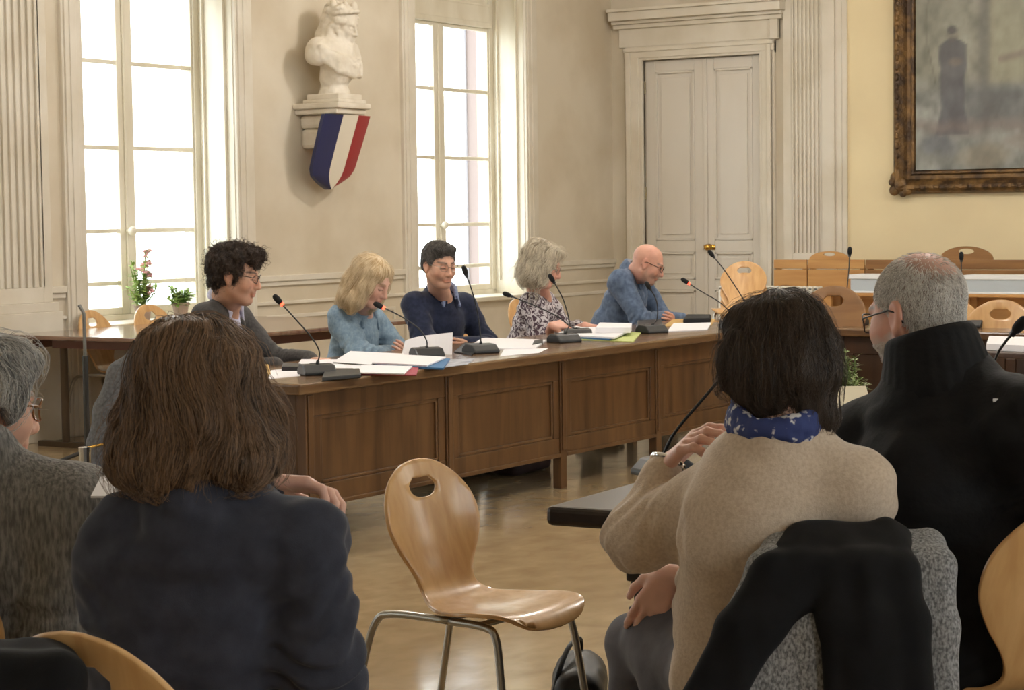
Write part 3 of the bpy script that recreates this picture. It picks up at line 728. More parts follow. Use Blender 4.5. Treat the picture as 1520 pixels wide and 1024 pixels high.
mixc(sm(np.maximum(np.hypot(U-.335, (Z-1.17)*.85)-.05, 0), .012), (112, 102, 94), .8); mixc(sm(np.hypot(U-.33, (Z-1.205)*1.2)-.045, .012), (76, 74, 76), .8)
mixc(sm(np.hypot((U-.36)*.6, Z-.93)-.035, .015), (120, 108, 98), .6); mixc(sm(np.abs(U-.14+.05*np.cos(Z*5))-.008, .008)*(Z > .75), (96, 92, 82), .6)
mixc(sm(np.abs(Z-.985-.22*(U-1.0))-.03, .02)*(U > .75)*(U < 1.1), (112, 98, 94), .6)
mixc(sm(np.abs(Z-.36-.05*nz)-.05, .04), (120, 108, 104), .6); mixc(sm(np.hypot((U-.62)*.45, Z-.12-.03*nz)-.1, .03), (142, 136, 122), .7)
mixc(sm(np.hypot((U-.95)*.4, Z-.2-.03*nz2)-.07, .02), (126, 118, 112), .6); mixc(sm(np.hypot((U-.2)*.5, Z-.2+.04*nz2)-.08, .03), (104, 108, 118), .6)
col = col*(1+.16*nz2[:, None])
Fc = [(j*nu+i, j*nu+i+1, (j+1)*nu+i+1, (j+1)*nu+i) for j in range(nv_-1) for i in range(nu-1)]
mesh_obj('canvas', P, Fc, mat('oil_canvas', (1, 1, 1), .45, vcol=True, bump=.1, bscale=60), pt, world=True, col=np.clip(col, 0, 1))
gilt = mat('gilt_frame', lin(122, 92, 52), .42, metal=.35, col2=lin(62, 44, 26), scale=9, detail=6, bump=.9, bscale=34, bdist=.012, ramp=(.38, .62))
pr = [(0, .012), (.012, .05), (.03, .055), (.045, .035), (.075, .04), (.1, .075), (.13, .105), (.16, .11), (.185, .085), (.2, .05), (.207, .0)]  # (out from canvas, depth)
cor = [(yI, zI, 1, -1), (yR, zI, -1, -1), (yR, zT_, -1, 1), (yI, zT_, 1, 1)]
mb = MB(); V = []; n = len(pr)
for (y, z, sy, sz) in cor: V += [(XD-.01-d, y+sy*u, z+sz*u) for u, d in pr]
Fc = []
for k in range(4):
    a, b = k*n, ((k+1) % 4)*n
    Fc += [(a+i, a+i+1, b+i+1, b+i) for i in range(n-1)]
mb.add(V, Fc)
for (p0, p1, fx) in (((yI, zI), (yI, zT_), (1, 0)), ((yI, zI), (yR, zI), (0, -1)), ((yI, zT_), (yR, zT_), (0, 1))):   # carved beads along the outer moulding
    L_ = math.hypot(p1[0]-p0[0], p1[1]-p0[1]); k = int(L_/.085)
    for i in range(k):
        t = (i+.5)/k; y = p0[0]+(p1[0]-p0[0])*t+fx[0]*.148; z = p0[1]+(p1[1]-p0[1])*t+fx[1]*.148
        mb.sphere((XD-.115, y, z), .026, 5, (.7, 1.35 if fx[1] else .8, .8 if fx[1] else 1.35))
mb.build('frame', gilt, pt, world=True)
for (y, z, sy, sz) in cor:
    q = MB()
    for a, b, r in ((.12, .12, .07), (.17, .06, .05), (.06, .17, .05), (.18, .17, .05), (.2, .1, .035), (.1, .2, .035)): q.sphere((XD-.09, y+sy*a, z+sz*b), r, 7, (.55, 1, 1))
    q.build('corner_ornament', gilt, pt, world=True, smooth=True)
# ================================================================ BUST ON ITS CONSOLE, TRICOLOUR SHIELD
bx0 = 12.30                                              # axis of the bust along the wall
S = SDF(); by = YW-.24
HD = Frame((bx0+.05, by-.05, 2.875), look((.12, -.95, -.24), roll=.1), 1.22)
def head_prims(S, H, nose=1., jaw=1., ears=True, k=1.):
    e = lambda c, r, kk=.02, op='+', R=None: S.el(H.p(c), np.array(r)*H.k, H.R if R is None else H.R@R, kk*H.k, op)
    r_ = lambda a, b, ra, rb=None, kk=.015, op='+': S.rc(H.p(a), H.p(b), ra*H.k, (ra if rb is None else rb)*H.k, kk*H.k, op)
    e((-.014, 0, .032), (.097, .077, .086)); e((.028, 0, -.03), (.064, .061*jaw, .085), .03)
    for s in (-1, 1):
        r_((-.008, .052*s*jaw, -.055), (.058, .02*s, -.103), .022, .019, .03)
        e((.056, .043*s, -.028), (.03, .023, .03), .025)
    e((.066, 0, -.102), (.022, .024, .018), .02)
    r_((.08, -.034, .021), (.08, .034, .021), .012, None, .018)
    for s in (-1, 1):
        e((.098, .033*s, .001), (.02, .02, .0135), .014, '-')
        e((.0755, .0325*s, -.001), (.0145, .0165, .0135), .004)
        r_((.0895, .018*s, .001-.004), (.083, .045*s, -.004), .0028, .0022, .003)
    r_((.091, 0, .01), (.109*nose, 0, -.034), .0085, .0125, .014); e((.106*nose, 0, -.036), (.0125, .012, .0105), .01)
    for s in (-1, 1): e((.096, .0125*s, -.039), (.0115, .0085, .0085), .008)
    e((.087, 0, -.058), (.012, .022, .014), .012)
    r_((.0915, -.015, -.0665), (.0915, .015, -.0665), .005, None, .008); r_((.09, -.014, -.0772), (.09, .014, -.0772), .0058, None, .008)
    r_((.0965, -.02, -.0722), (.0965, .02, -.0722), .0018, None, .003, '-')
    e((.087, 0, -.092), (.015, .02, .009), .012, '-') if False else None
    if ears:
        for s in (-1, 1):
            Rr = np.array(Matrix.Rotation(-.22*s, 3, 'Z'))@np.array(Matrix.Rotation(-.2, 3, 'Y'))
            e((-.012, .078*s, -.006), (.0205, .0085, .033), .008, '+', Rr); e((-.006, .0865*s, -.003), (.0125, .006, .021), .006, '-', Rr)
            e((-.009, .076*s, -.034), (.009, .007, .011), .006)
head_prims(S, HD, ears=False)
S.rc(HD.p((-.015, 0, -.07)), (bx0, by, 2.74), .062, .07, .03)
S.el((bx0, by, 2.68), (.175, .13, .13), None, .05).rc((bx0-.17, by+.02, 2.70), (bx0+.17, by-.01, 2.70), .08, None, .05)
S.el((bx0-.2, by+.01, 2.645), (.08, .09, .085), None, .04).el((bx0+.19, by-.01, 2.635), (.08, .085, .085), None, .04).el((bx0, by-.07, 2.58), (.155, .09, .14), None, .05)
S.el((bx0, by, 2.50), (.13, .1, .12), None, .05)
S.bx((bx0-.3, by, 2.47), (.17, .3, .06), None, .01, .05, '-').bx((bx0+.3, by, 2.46), (.17, .3, .06), None, .01, .05, '-')
r9 = np.random.default_rng(4)
for i in range(9):                                        # drapery folds across the chest
    t = i/8; S.chain([(bx0-.24+.04*t, by-.06, 2.70-.10*t), (bx0-.12, by-.135, 2.64-.12*t), (bx0+.04, by-.16, 2.60-.11*t), (bx0+.16, by-.12, 2.60-.10*t), (bx0+.24-.04*t, by-.05, 2.66-.11*t)], [.010, .0125, .0125, .0125, .010], .025)
for k in range(5): S.el((bx0+.05+.03*math.cos(k*1.256), by-.175, 2.585+.03*math.sin(k*1.256)), (.018, .016, .018), None, .012)
S.el(HD.p((-.03, 0, .045)), np.array((.115, .098, .1))*1.12, HD.R, .03).el(HD.p((-.09, 0, .0)), np.array((.06, .07, .07))*1.12, HD.R, .03)
S.el(HD.p((.105, 0, -.02)), np.array((.03, .05, .075))*1.12, HD.R, .01) if False else None
for i in range(70):
    th = r9.uniform(.75, 2*PI-.75); z = r9.uniform(-.1, .12); c = (.1*math.cos(th)*math.sqrt(max(.2, 1-(z/.17)**2))-.02, .095*math.sin(th)*math.sqrt(max(.2, 1-(z/.17)**2)), z+.02)
    S.el(HD.p(c), np.array((.032, .024, .02))*r9.uniform(.8, 1.3), look(r9.normal(0, 1, 3)), .014)
for s in (-1, 1):
    for o_, w_ in ((0, .03), (.03, .026)): S.chain([HD.p((-.03-o_, .09*s, -.02)), HD.p((-.02-o_, .108*s, -.09)), HD.p((.015-o_*.5, .1*s, -.15)), HD.p((.05-o_, .115*s, -.2)), HD.p((.045, .1*s, -.25))], [w_*1.25, w_*1.5, w_*1.3, w_*1.1, .016], .015)
S.chain([HD.p((-.08, -.03, .02)), HD.p((-.09, -.06, -.08)), HD.p((-.05, -.1, -.17)), HD.p((-.0, -.13, -.24))], [.06, .06, .05, .03], .03)
S.chain([HD.p((-.02+.105*math.cos(t), .094*math.sin(t), .075+.03*math.cos(t))) for t in np.linspace(-1.7, 1.7, 13)], [.014]*13, .01)
S.lathe = None
for z, r in ((2.46, .10), (2.42, .075), (2.385, .07), (2.36, .085), (2.335, .115), (2.32, .125)): S.rc((bx0, by, z), (bx0, by, z+.001), r, None, .03)
V, Fc = S.mesh(.006, lambda X: .0035*fbm(X*34, 2, 5))
bust = fast_mesh('plaster_bust', V, Fc, M['plaster'], loc=(bx0, by, 2.29)); tag(bust, 'white plaster bust of a woman on a wall console between the windows', 'statue')
mb = MB(); mb.obox((bx0, by, 2.335), (1, 0, 0), (0, 1, 0), (0, 0, 1), (.15, .15, .022)).obox((bx0, by, 2.30), (1, 0, 0), (0, 1, 0), (0, 0, 1), (.175, .17, .014))
for v in range(len(mb.V)): mb.V[v] = tuple(np.array(mb.V[v])-np.array((bx0, by, 2.29)))
mb.build('plinth', M['plaster'], bust, bevel=.008)
cn = thing('console_shelf', 'white moulded console on the wall carrying the plaster bust', 'shelf', (bx0, YW, 2.1))
MB().box((bx0-.21, YW-.43, 2.245), (bx0+.21, YW, 2.286)).box((bx0-.185, YW-.4, 2.205), (bx0+.185, YW, 2.245)).build('shelf_board', M['plaster'], cn, bevel=.01, world=True)
MB().box((bx0-.13, YW-.26, 2.1), (bx0+.13, YW, 2.205)).box((bx0-.12, YW-.2, 1.95), (bx0+.12, YW, 2.1)).build('bracket', M['plaster'], cn, bevel=.03, world=True)
sh = thing('tricolour_shield', 'blue white and red shield hanging tilted under the bust console', 'shield', (bx0, YW-.1, 1.95))
def shield_pt(u, v, d):                                   # u across (-1..1), v down (0..1)
    half = .285*float(np.interp(v, [0, .15, .72, .82, .9, .96, 1.], [1, 1, .93, .8, .52, .24, .02]))
    x = bx0+.02+u*half; z = 2.20-.56*v; y = YW-.32+.20*v-.035*(1-u*u)-d
    return (x, y, z)
for k, (nm, c) in enumerate((('blue_stripe', (38, 44, 84)), ('white_stripe', (226, 218, 200)), ('red_stripe', (150, 40, 44)))):
    n, m = 8, 22; V = []; Fc = []
    for d in (0, .03):
        for j in range(m+1):
            for i in range(n+1): V.append(shield_pt(-1+2*(k+i/n)/3, j/m*.998, d))
    q = (n+1)*(m+1)
    for j in range(m):
        for i in range(n):
            a = j*(n+1)+i; Fc += [(a, a+1, a+n+2, a+n+1), (q+a, q+a+n+1, q+a+n+2, q+a+1)]
    for j in range(m):
        a = j*(n+1); Fc += [(a, a+n+1, q+a+n+1, q+a), (a+n, q+a+n, q+a+2*n+1, a+2*n+1)]
    for i in range(n): Fc += [(i, q+i, q+i+1, i+1), (m*(n+1)+i, m*(n+1)+i+1, q+m*(n+1)+i+1, q+m*(n+1)+i)]
    mesh_obj(nm, V, Fc, mat('enamel_'+nm, lin(*c), .45), sh, world=True)

MB().box((bx0-.02, YW-.24, 1.98), (bx0+.02, YW+.0, 2.02)).box((bx0-.05, YW-.012, 1.95), (bx0+.05, YW, 2.05)).build('wall_bracket', M['plaster'], sh, world=True)
# ================================================================ MICROPHONES
def mic(label, base, rz, path, lit=False, led=True, bw=.15, stemr=.0035):
    base = np.asarray(base, float)
    r = thing('gooseneck_microphone', label, 'microphone', base, rz, None)
    q = MB(); q.prism([(-.07, 0), (.065, 0), (.065, .016), (.03, .046), (-.035, .05), (-.07, .026)], lambda u, v: (u, -bw/2, v), lambda u, v: (u, bw/2, v))
    b = q.build('base', M['black'], r, bevel=.006)
    MB().box((-.055, -.02, .0465), (-.04, .02, .051)).build('talk_button', mat('button_grey', lin(110, 112, 116), .4), b)
    P = bez([base+np.array([0, 0, .045])]+[np.asarray(p, float) for p in path], 8); n = len(P)
    rs = [.008 if i < 3 else stemr for i in range(n)]
    MB().tube(P, rs, 8).build('gooseneck', M['black'], r, world=True, smooth=True)
    t = nrm(P[-1]-P[-3]); e = P[-1]
    if led: MB().tube([e-t*.004, e+t*.010], .0085, 12).build('light_ring', M['lightring'] if lit else M['black'], r, world=True)
    MB().tube([e+t*.008, e+t*.014, e+t*.03, e+t*.05, e+t*.058], [.009, .0125, .0145, .0125, .006], 12).build('mic_head', M['foam'], r, world=True, smooth=True)
    return r
def bpos(px, py): return onz(px, py, ZTOP)
def stem(base, pts):                                       # stem points read at the depth of the base
    D = (np.asarray(base)-O3)@FW; return [W(px, py, D+d) for px, py, d in pts]
b = bpos(471, 556); mic('gooseneck microphone nearest the picture on the left desk end, red ring lit', b, -2.2, stem(b, [(474, 522, 0), (462, 500, 0), (440, 475, -.02), (419, 452, -.03)]), True)
b = bpos(634, 530); mic('gooseneck microphone behind the upright white booklet, red ring lit', b, -2.2, stem(b, [(633, 505, 0), (622, 488, 0), (596, 470, -.02), (570, 457, -.03)]), True)
b = bpos(714, 524); mic('gooseneck microphone in front of the man in navy, unlit', b, -2.0, stem(b, [(713, 495, 0), (708, 460, 0), (700, 430, -.02), (693, 410, -.03)]))
b = bpos(838, 508); mic('gooseneck microphone by the floral blouse, neck upright', b, -2.0, stem(b, [(845, 480, 0), (838, 450, 0), (830, 432, -.02), (823, 420, -.03)]))
b = bpos(858, 500); mic('gooseneck microphone by the floral blouse, neck bent low to the left', b, -2.4, stem(b, [(846, 484, 0), (828, 470, 0), (790, 452, -.02), (760, 440, -.03)]))
b = bpos(968, 494); mic('gooseneck microphone in front of the bald man, unlit', b, -2.0, stem(b, [(975, 474, 0), (976, 455, 0), (972, 440, -.02), (966, 430, -.03)]))
b = bpos(1088, 488); mic('gooseneck microphone at the far desk corner, red ring lit, leaning left', b, -2.4, stem(b, [(1082, 462, 0), (1066, 447, 0), (1040, 432, -.02), (1023, 421, -.03)]), True)
b = bpos(1120, 482); mic('gooseneck microphone leaning across the double door, unlit', b, -2.4, stem(b, [(1110, 455, 0), (1096, 432, 0), (1076, 402, -.02), (1060, 382, -.03)]))
b = bpos(1262, 482); mic('upright gooseneck microphone on the far desk beside the brown chair', b, PI, stem(b, [(1253, 455, 0), (1257, 430, 0), (1260, 400, 0), (1261, 380, 0)]), bw=.2)
b = bpos(1436, 486); mic('upright gooseneck microphone just right of the grey-haired head', b, PI, stem(b, [(1428, 460, 0), (1427, 430, 0), (1427, 400, 0), (1427, 388, 0)]), bw=.2)
b = np.array([4.97, 2.30, ZTOP]); b = bpos(985, 706); D_ = (b-O3)@FW
mic('gooseneck microphone on the near dark table behind the beige sleeve', b, 2.6, [W(988, 668, D_), W(1003, 640, D_-.02), (W(1040, 596, D_-.04)), W(1082, 548, D_-.06)], bw=.14, stemr=.0045)
b = np.array([4.8, 1.68, ZTOP])
mic('gooseneck microphone rising in front of the black coat shoulder', b, 2.6, [W(1470, 570, 5.1), W(1479, 530, 5.05), W(1492, 508, 5.0), W(1503, 495, 4.98)], bw=.14)

# ================================================================ PAPERS AND OTHER THINGS ON THE DESK
def flat(name, label, cat, quad, m, th=.004, z0=ZTOP, group=None, bev=0.0008):   # quad: four picture points on the desk plane
    P = [onz(px, py, z0) for px, py in quad]; c = np.mean(P, 0)
    a = math.atan2(*(P[1]-P[0])[[1, 0]]); mb = MB(); n = 4
    V = [p for p in P]+[p+np.array([0, 0, th]) for p in P]
    mb.add(V, [(3, 2, 1, 0), (4, 5, 6, 7)]+[(i, (i+1) % 4, 4+(i+1) % 4, 4+i) for i in range(4)])
    o = mb.build(name, m, loc=c, bevel=bev); tag(o, label, cat, group); return o
flat('paper_sheet', 'white sheet on the left desk end, beside a buff envelope', 'paper', [(398, 563), (446, 558), (440, 546), (402, 550)], M['paper'], .002)
flat('envelope', 'buff envelope at the left desk end by the brown hair', 'envelope', [(380, 560), (402, 556), (398, 541), (384, 543)], M['yfold'], .006)
flat('paper_stack', 'white paper stack behind the left-end microphone', 'paper', [(438, 547), (532, 548), (546, 536), (448, 534)], M['paper'], .006)
flat('glasses_case', 'slim black case lying on paper at the left desk end', 'case', [(418, 551), (446, 551), (447, 546), (420, 545)], M['black'], .022, bev=.004)
flat('tablet', 'flat black box beside the left-end microphone base', 'electronics', [(478, 566), (536, 561), (534, 552), (482, 555)], M['black'], .018, bev=.004)
flat('folder', 'buff folder under papers in front of the denim jacket', 'folder', [(494, 541), (548, 545), (570, 528), (520, 524)], M['yfold'], .006)
flat('paper_sheet', 'white sheets on the buff folder in front of the denim jacket', 'paper', [(494, 538), (550, 542), (600, 526), (520, 522)], M['paper'], .004, ZTOP+.0075)
flat('folder', 'crimson folder at the desk front edge', 'folder', [(512, 556), (618, 558), (622, 546), (540, 544)], M['red'], .006)
flat('paper_stack', 'white papers spread on the crimson folder', 'paper', [(510, 554), (600, 556), (612, 545), (538, 543)], M['paper'], .006, ZTOP+.0075)
flat('folder', 'blue folder beside the crimson folder on the desk', 'folder', [(556, 544), (658, 549), (668, 535), (572, 530)], M['blue'], .01)
flat('paper_stack', 'white papers lying on the blue folder', 'paper', [(552, 540), (634, 544), (662, 532), (570, 527)], M['paper'], .008, ZTOP+.0115)
flat('leaflet', 'grey leaflet lying right of the blue folder', 'paper', [(640, 548), (694, 541), (704, 533), (668, 534)], mat('leaflet_grey', lin(196, 198, 206), .6, col2=lin(120, 126, 140), scale=18), .002)
o_ = onz(634, 530, ZTOP); Db = (o_-O3)@FW+.12
n = 14; V = []; Fc = []
for i in range(n+1):
    u = i/n; xb = 595+76*u; xt = 601+71*u
    for k, f in ((0, 0), (1, .5), (2, 1)):
        yb = 531-4*u; yt = 501-8*u+(5*(1-u)**6)
        p = W(xb+(xt-xb)*f, yb+(yt-yb)*f, Db+.05*math.sin(u*2.2)+.05*f); V += [p, p+FW*.004]
for i in range(n):
    for k in range(2):
        a = (i*3+k)*2; b2 = ((i+1)*3+k)*2; Fc += [(a, b2, b2+2, a+2), (a+1, a+3, b2+3, b2+1)]
    a = i*6; b2 = a+6; Fc += [(a, a+1, b2+1, b2), (a+4, b2+4, b2+5, a+5)]
Fc += [(0, 2, 3, 1), (2, 4, 5, 3), (n*6, n*6+1, n*6+3, n*6+2), (n*6+2, n*6+3, n*6+5, n*6+4)]
bk_ = mesh_obj('booklet', V, Fc, M['paper'], smooth=False, loc=V[0]); tag(bk_, 'white booklet standing upright on the desk before the denim jacket', 'booklet')
flat('folder', 'dark folder edge under papers before the man in navy', 'folder', [(674, 524), (700, 528), (720, 514), (690, 510)], M['black'], .008)
flat('paper_stack', 'white paper stack before the man in navy', 'paper', [(690, 520), (795, 518), (812, 506), (716, 503)], M['paper'], .008)
flat('phone', 'small black phone at the end of the paper stack', 'phone', [(790, 514), (806, 511), (806, 506), (793, 508)], M['black'], .012, bev=.002)
flat('paper_sheet', 'single white sheet between two microphone bases', 'paper', [(742, 529), (800, 524), (814, 517), (748, 519)], M['paper'], .0015)
flat('folder', 'pale green folder under the floral blouse woman’s papers'.replace('’', ''), 'folder', [(826, 503), (940, 508), (952, 494), (850, 490)], M['green'], .005)
flat('folder', 'blue folder under the open papers of the writing woman', 'folder', [(820, 500), (905, 505), (934, 493), (850, 488)], M['blue'], .007, ZTOP+.006)
flat('paper_stack', 'white papers being written on by the woman in floral', 'paper', [(824, 498), (912, 503), (938, 491), (856, 486)], M['paper'], .01, ZTOP+.014)
flat('paper_stack', 'thick stapled document at the writing womans right edge'.replace('womans', 'woman'), 'paper', [(884, 494), (936, 494), (938, 487), (890, 486)], M['paper'], .03, ZTOP+.025)
flat('bag', 'black soft bag before the bald man by the microphone base', 'bag', [(944, 492), (985, 490), (982, 481), (946, 482)], M['black'], .03, bev=.008)
flat('paper_stack', 'white papers at the far right end of the long desk', 'paper', [(990, 493), (1050, 490), (1056, 480), (1000, 481)], M['paper'], .006)
flat('folder', 'orange folder under papers right of the bald man', 'folder', [(984, 485), (1056, 483), (1062, 474), (1000, 474)], M['yfold'], .004)
flat('glasses_case', 'long black case on the papers right of the bald man', 'case', [(1014, 481), (1055, 480), (1056, 474), (1018, 474)], M['foam'], .035, bev=.012)
q0, q1 = onz(1462, 522, ZTOP), onz(1640, 530, ZTOP); ux = nrm(q1-q0); uy = np.array([-ux[1], ux[0], 0]); uy = uy if uy[0] > 0 else -uy
lt = thing('side_table', 'small dark table before the far desk, carrying the white dossier', 'table', (q0[0], q0[1], 0), math.atan2(ux[1], ux[0])); sy_ = 1 if np.cross(ux, uy)[2] > 0 else -1
MB().box((-.06, min(0, sy_*.42), .69), (.8, max(0, sy_*.42), .7195)).build('tabletop', M['darkoak'], lt, bevel=.006)
for a in (-.02, .76):
    for c_ in (.04, .38): MB().box((a-.02, sy_*c_-.02, 0), (a+.02, sy_*c_+.02, .69)).build('leg', M['darkoak'], lt)
flat('dossier', 'white dossier with a buff cover lying on the small dark table', 'folder', [(1464, 520), (1600, 527), (1600, 512), (1468, 508)], M['paper'], .035, bev=.003)
# bags on the floor under the desk
def bag(label, c, h, m, rz=0, strap=None):
    r = thing('bag', label, 'bag', c, rz); S = SDF(); hx, hy, hz = h
    S.bx((0, 0, hz*.92), (hx, hy, hz*.9), None, min(h)*.45, .02).el((hx*.2, -hy*.1, hz*1.5), (hx*.7, hy*.7, hz*.4), None, .05)
    V, Fc = S.mesh(.012, lambda X: .006*fbm(X*14, 2, 3)); mesh_obj('bag_body', V, Fc, m, r, True)
    if strap is not None: MB().tube(bez([np.array(p) for p in strap], 10), .009, 8).build('strap', m, r, smooth=True)
    return r
leather = mat('black_leather', lin(24, 24, 26), .45, bump=.2, bscale=90)
p = onz(556, 772, 0); bag('black rucksack on the floor under the desk behind the empty chair', (p[0]+.05, 6.0, 0), (.16, .1, .11), leather, .2, [(-.15, -.1, .02), (-.22, -.12, .03), (-.2, -.13, .08), (-.14, -.09, .14)])
p = onz(840, 705, 0); bag('dark reddish bag under the middle of the long desk', (p[0], p[1]+.3, 0), (.2, .11, .1), mat('maroon_cloth', lin(52, 34, 34), .7))
p = onz(755, 712, 0); bag('black bag lying under the long desk beside its legs', (p[0]+.05, p[1]+.35, 0), (.18, .11, .07), leather)
HB = onz(862, 1090, 0)
hb = thing('handbag', 'black leather handbag with looped strap standing against the near table leg', 'handbag', (HB[0], HB[1], 0), .5)
S = SDF(); S.bx((0, 0, .1), (.16, .07, .1), None, .05, .03).el((0, 0, .16), (.12, .055, .07), None, .05); V, Fc = S.mesh(.008, lambda X: .004*fbm(X*20, 2, 8)); mesh_obj('bag_body', V, Fc, leather, hb, True)
MB().tube(bez([(.03, .0, .2), (.02, .0, .26), (-.05, .03, .25), (-.12, .06, .17), (-.13, .07, .06), (-.08, .06, .0)], 10), .007, 8).build('strap', leather, hb, smooth=True)
# ---------------------------------------------------------------- flowers on the sill and greenery in the middle of the room
def leaf(mb, p, d, L, w, droop=.3):
    d = nrm(d); s = nrm(np.cross(d, (0, 0, 1))); V = []; n = 4
    for i in range(n+1):
        t = i/n; c = p+d*L*t+np.array([0, 0, -droop*L*t*t]); ww = w*math.sin(PI*min(.98, .12+t*.86)); V += [c-s*ww, c+np.array([0, 0, .15*ww]), c+s*ww]
    mb.add(V, [f for i in range(n) for f in ((i*3, i*3+1, i*3+4, i*3+3), (i*3+1, i*3+2, i*3+5, i*3+4))])
leafm = mat('leaf_green', lin(120, 152, 70), .5, col2=lin(176, 198, 116), scale=9); fern = mat('conifer_green', lin(96, 116, 60), .55, col2=lin(126, 142, 84), scale=12)
terr = mat('terracotta', lin(150, 128, 114), .8); petal = mat('pink_petal', lin(224, 150, 160), .6, col2=lin(236, 190, 192), scale=20)
def potted(name, label, c, h, seed, flowers):
    r = thing(name, label, 'plant', c); g = np.random.default_rng(seed)
    MB().lathe([(.045, 0), (.06, .09), (.066, .09), (.066, .105), (.05, .105), (.04, .1)], n=18).build('pot', terr, r, smooth=False)
    st = MB(); lv = MB(); fl = []
    for i in range(22):
        a = g.uniform(0, 2*PI); t = np.array([math.cos(a)*g.uniform(.02, .15), math.sin(a)*g.uniform(.01, .07), h*g.uniform(.4, 1.)]); p0 = np.array([0, 0, .09])
        P = bez([p0, p0*.5+t*.5+g.normal(0, .012, 3), t], 5); st.tube(P, .0035, 5)
        for q in P[2:]:
            for k in range(2): leaf(lv, q, np.array([g.normal(), g.normal(), .4]), g.uniform(.05, .09), .012)
        fl.append(t)
    st.build('stems', leafm, r); lv.build('leaves', leafm, r)
    for t in fl[:flowers]:
        f = MB()
        for k in range(7): f.sphere(t+g.normal(0, .014, 3), .017, 5, (1, 1, .7))
        f.build('flower', petal, r, smooth=True)
    return r
p = ony(212, 440, 9.78); potted('flower_pot', 'flowering pot plant with pink blooms on the left window sill', (p[0], 9.78, ZS-.018), .5, 3, 6)
p = ony(268, 450, 9.8); potted('flower_pot', 'low green pot plant on the right of the left window sill', (p[0], 9.8, ZS-.018), .24, 8, 0)
pp = onz(1244, 690, .0); fp = W(1247, 600, 9.0)
r = thing('potted_fern', 'feathery green plant on the floor between the near table and far desk', 'plant', (fp[0], fp[1], 0)); g = np.random.default_rng(5)
MB().lathe([(.1, 0), (.14, .24), (.15, .24), (.15, .27), (.12, .27), (.1, .25)], n=22).build('pot', terr, r)
st = MB(); lv = MB()
for i in range(95):
    a = g.uniform(0, 2*PI); rr = g.uniform(.02, .17); hh = g.uniform(.45, .82)*(1-.6*rr); t = np.array([math.cos(a)*rr, math.sin(a)*rr, hh]); p0 = np.array([0, 0, .24])
    P = bez([p0, p0*.4+t*.6+g.normal(0, .02, 3)+np.array([0, 0, .05]), t], 6); st.tube(P, .003, 4)
    for q in P[3:]:
        for k in range(5): leaf(lv, q, np.array([g.normal(), g.normal(), .5]), g.uniform(.025, .055), .005, .2)
st.build('stems', fern, r); lv.build('leaves', fern, r)
# ---------------------------------------------------------------- stand with a thin pole, grey padded chair (left)
D8 = 8.4; foot = onz(112, 700, 0)
ps = thing('tripod_stand', 'thin grey pole stand with black foot near the left wall', 'stand', (foot[0], foot[1], 0))
Dp = (foot-O3)@FW; greym = mat('grey_tube', lin(120, 120, 118), .4, metal=.6)
zt = W(127, 452, Dp); x0, y0 = foot[:2]; tx, ty = W(128, 600, Dp)[:2]
MB().tube([(tx, ty, .5), (tx, ty, zt[2]-.05), (tx-.015, ty+.02, zt[2])], .010, 8).build('upper_pole', greym, ps, world=True)
MB().tube([(tx, ty, .03), (tx, ty, W(124, 528, Dp)[2])], .017, 10).build('lower_pole', mat('dark_tube', lin(58, 58, 58), .4, metal=.5), ps, world=True)
for k in range(3):
    a = k*2*PI/3+.4; MB().tube([(tx, ty, .12), (tx+.3*math.cos(a), ty+.3*math.sin(a), .015)], .012, 8).build('leg', M['black'], ps, world=True)
gc = thing('padded_chair', 'grey padded high-backed chair with chrome post in front of the brown-haired woman', 'chair', (0, 0, 0))
Dg = 5.6; fl_ = W(165, 720, Dg); gc.location = (fl_[0]+.1, fl_[1]-.1, 0)
S = SDF(); A = [W(*q, Dg) for q in ((236, 532), (208, 534), (180, 556), (160, 610), (150, 660), (147, 720), (147, 790))]
S.chain(A, [.03, .034, .036, .037, .037, .037, .03], .02)
B_ = [W(*q, Dg+.25) for q in ((236, 532), (214, 536), (196, 560), (186, 620), (182, 680), (182, 780))]; S.chain(B_, [.03]*6, .02)
for i in range(len(B_)): 
    a = A[min(i+1, 6)]; S.rc(a, B_[i], .02, .02, .03)
V, Fc = S.mesh(.008); fast_mesh('backrest', V, Fc, mat('grey_upholstery', lin(136, 138, 146), .85, col2=lin(112, 114, 120), scale=120, bump=.3, bscale=500), gc)
c_ = W(126, 668, Dg-.1)
MB().tube([(c_[0], c_[1], .05), (c_[0], c_[1], c_[2])], .016, 12).tube([(c_[0], c_[1], c_[2]-.004), (c_[0], c_[1], c_[2]+.008)], .0175, 12).build('post', M['chrome'], gc, world=True)
MB().tube(bez([(c_[0], c_[1], c_[2]+.004), W(150, 660, Dg-.05), W(185, 655, Dg)], 6), .004, 6).build('armrest_rail', M['brass'], gc, world=True)
q = np.array(gc.location); MB().box((q[0]-.2, q[1]-.22, .4), (q[0]+.25, q[1]+.22, .46)).build('seat', mat('grey_seat', lin(120, 122, 130), .85), gc, bevel=.02, world=True)
for dx in (-.18, .22):
    for dy in (-.2, .2): MB().tube([(q[0]+dx, q[1]+dy, 0), (q[0]+dx, q[1]+dy, .4)], .012, 8).build('leg', M['chrome'], gc, world=True)
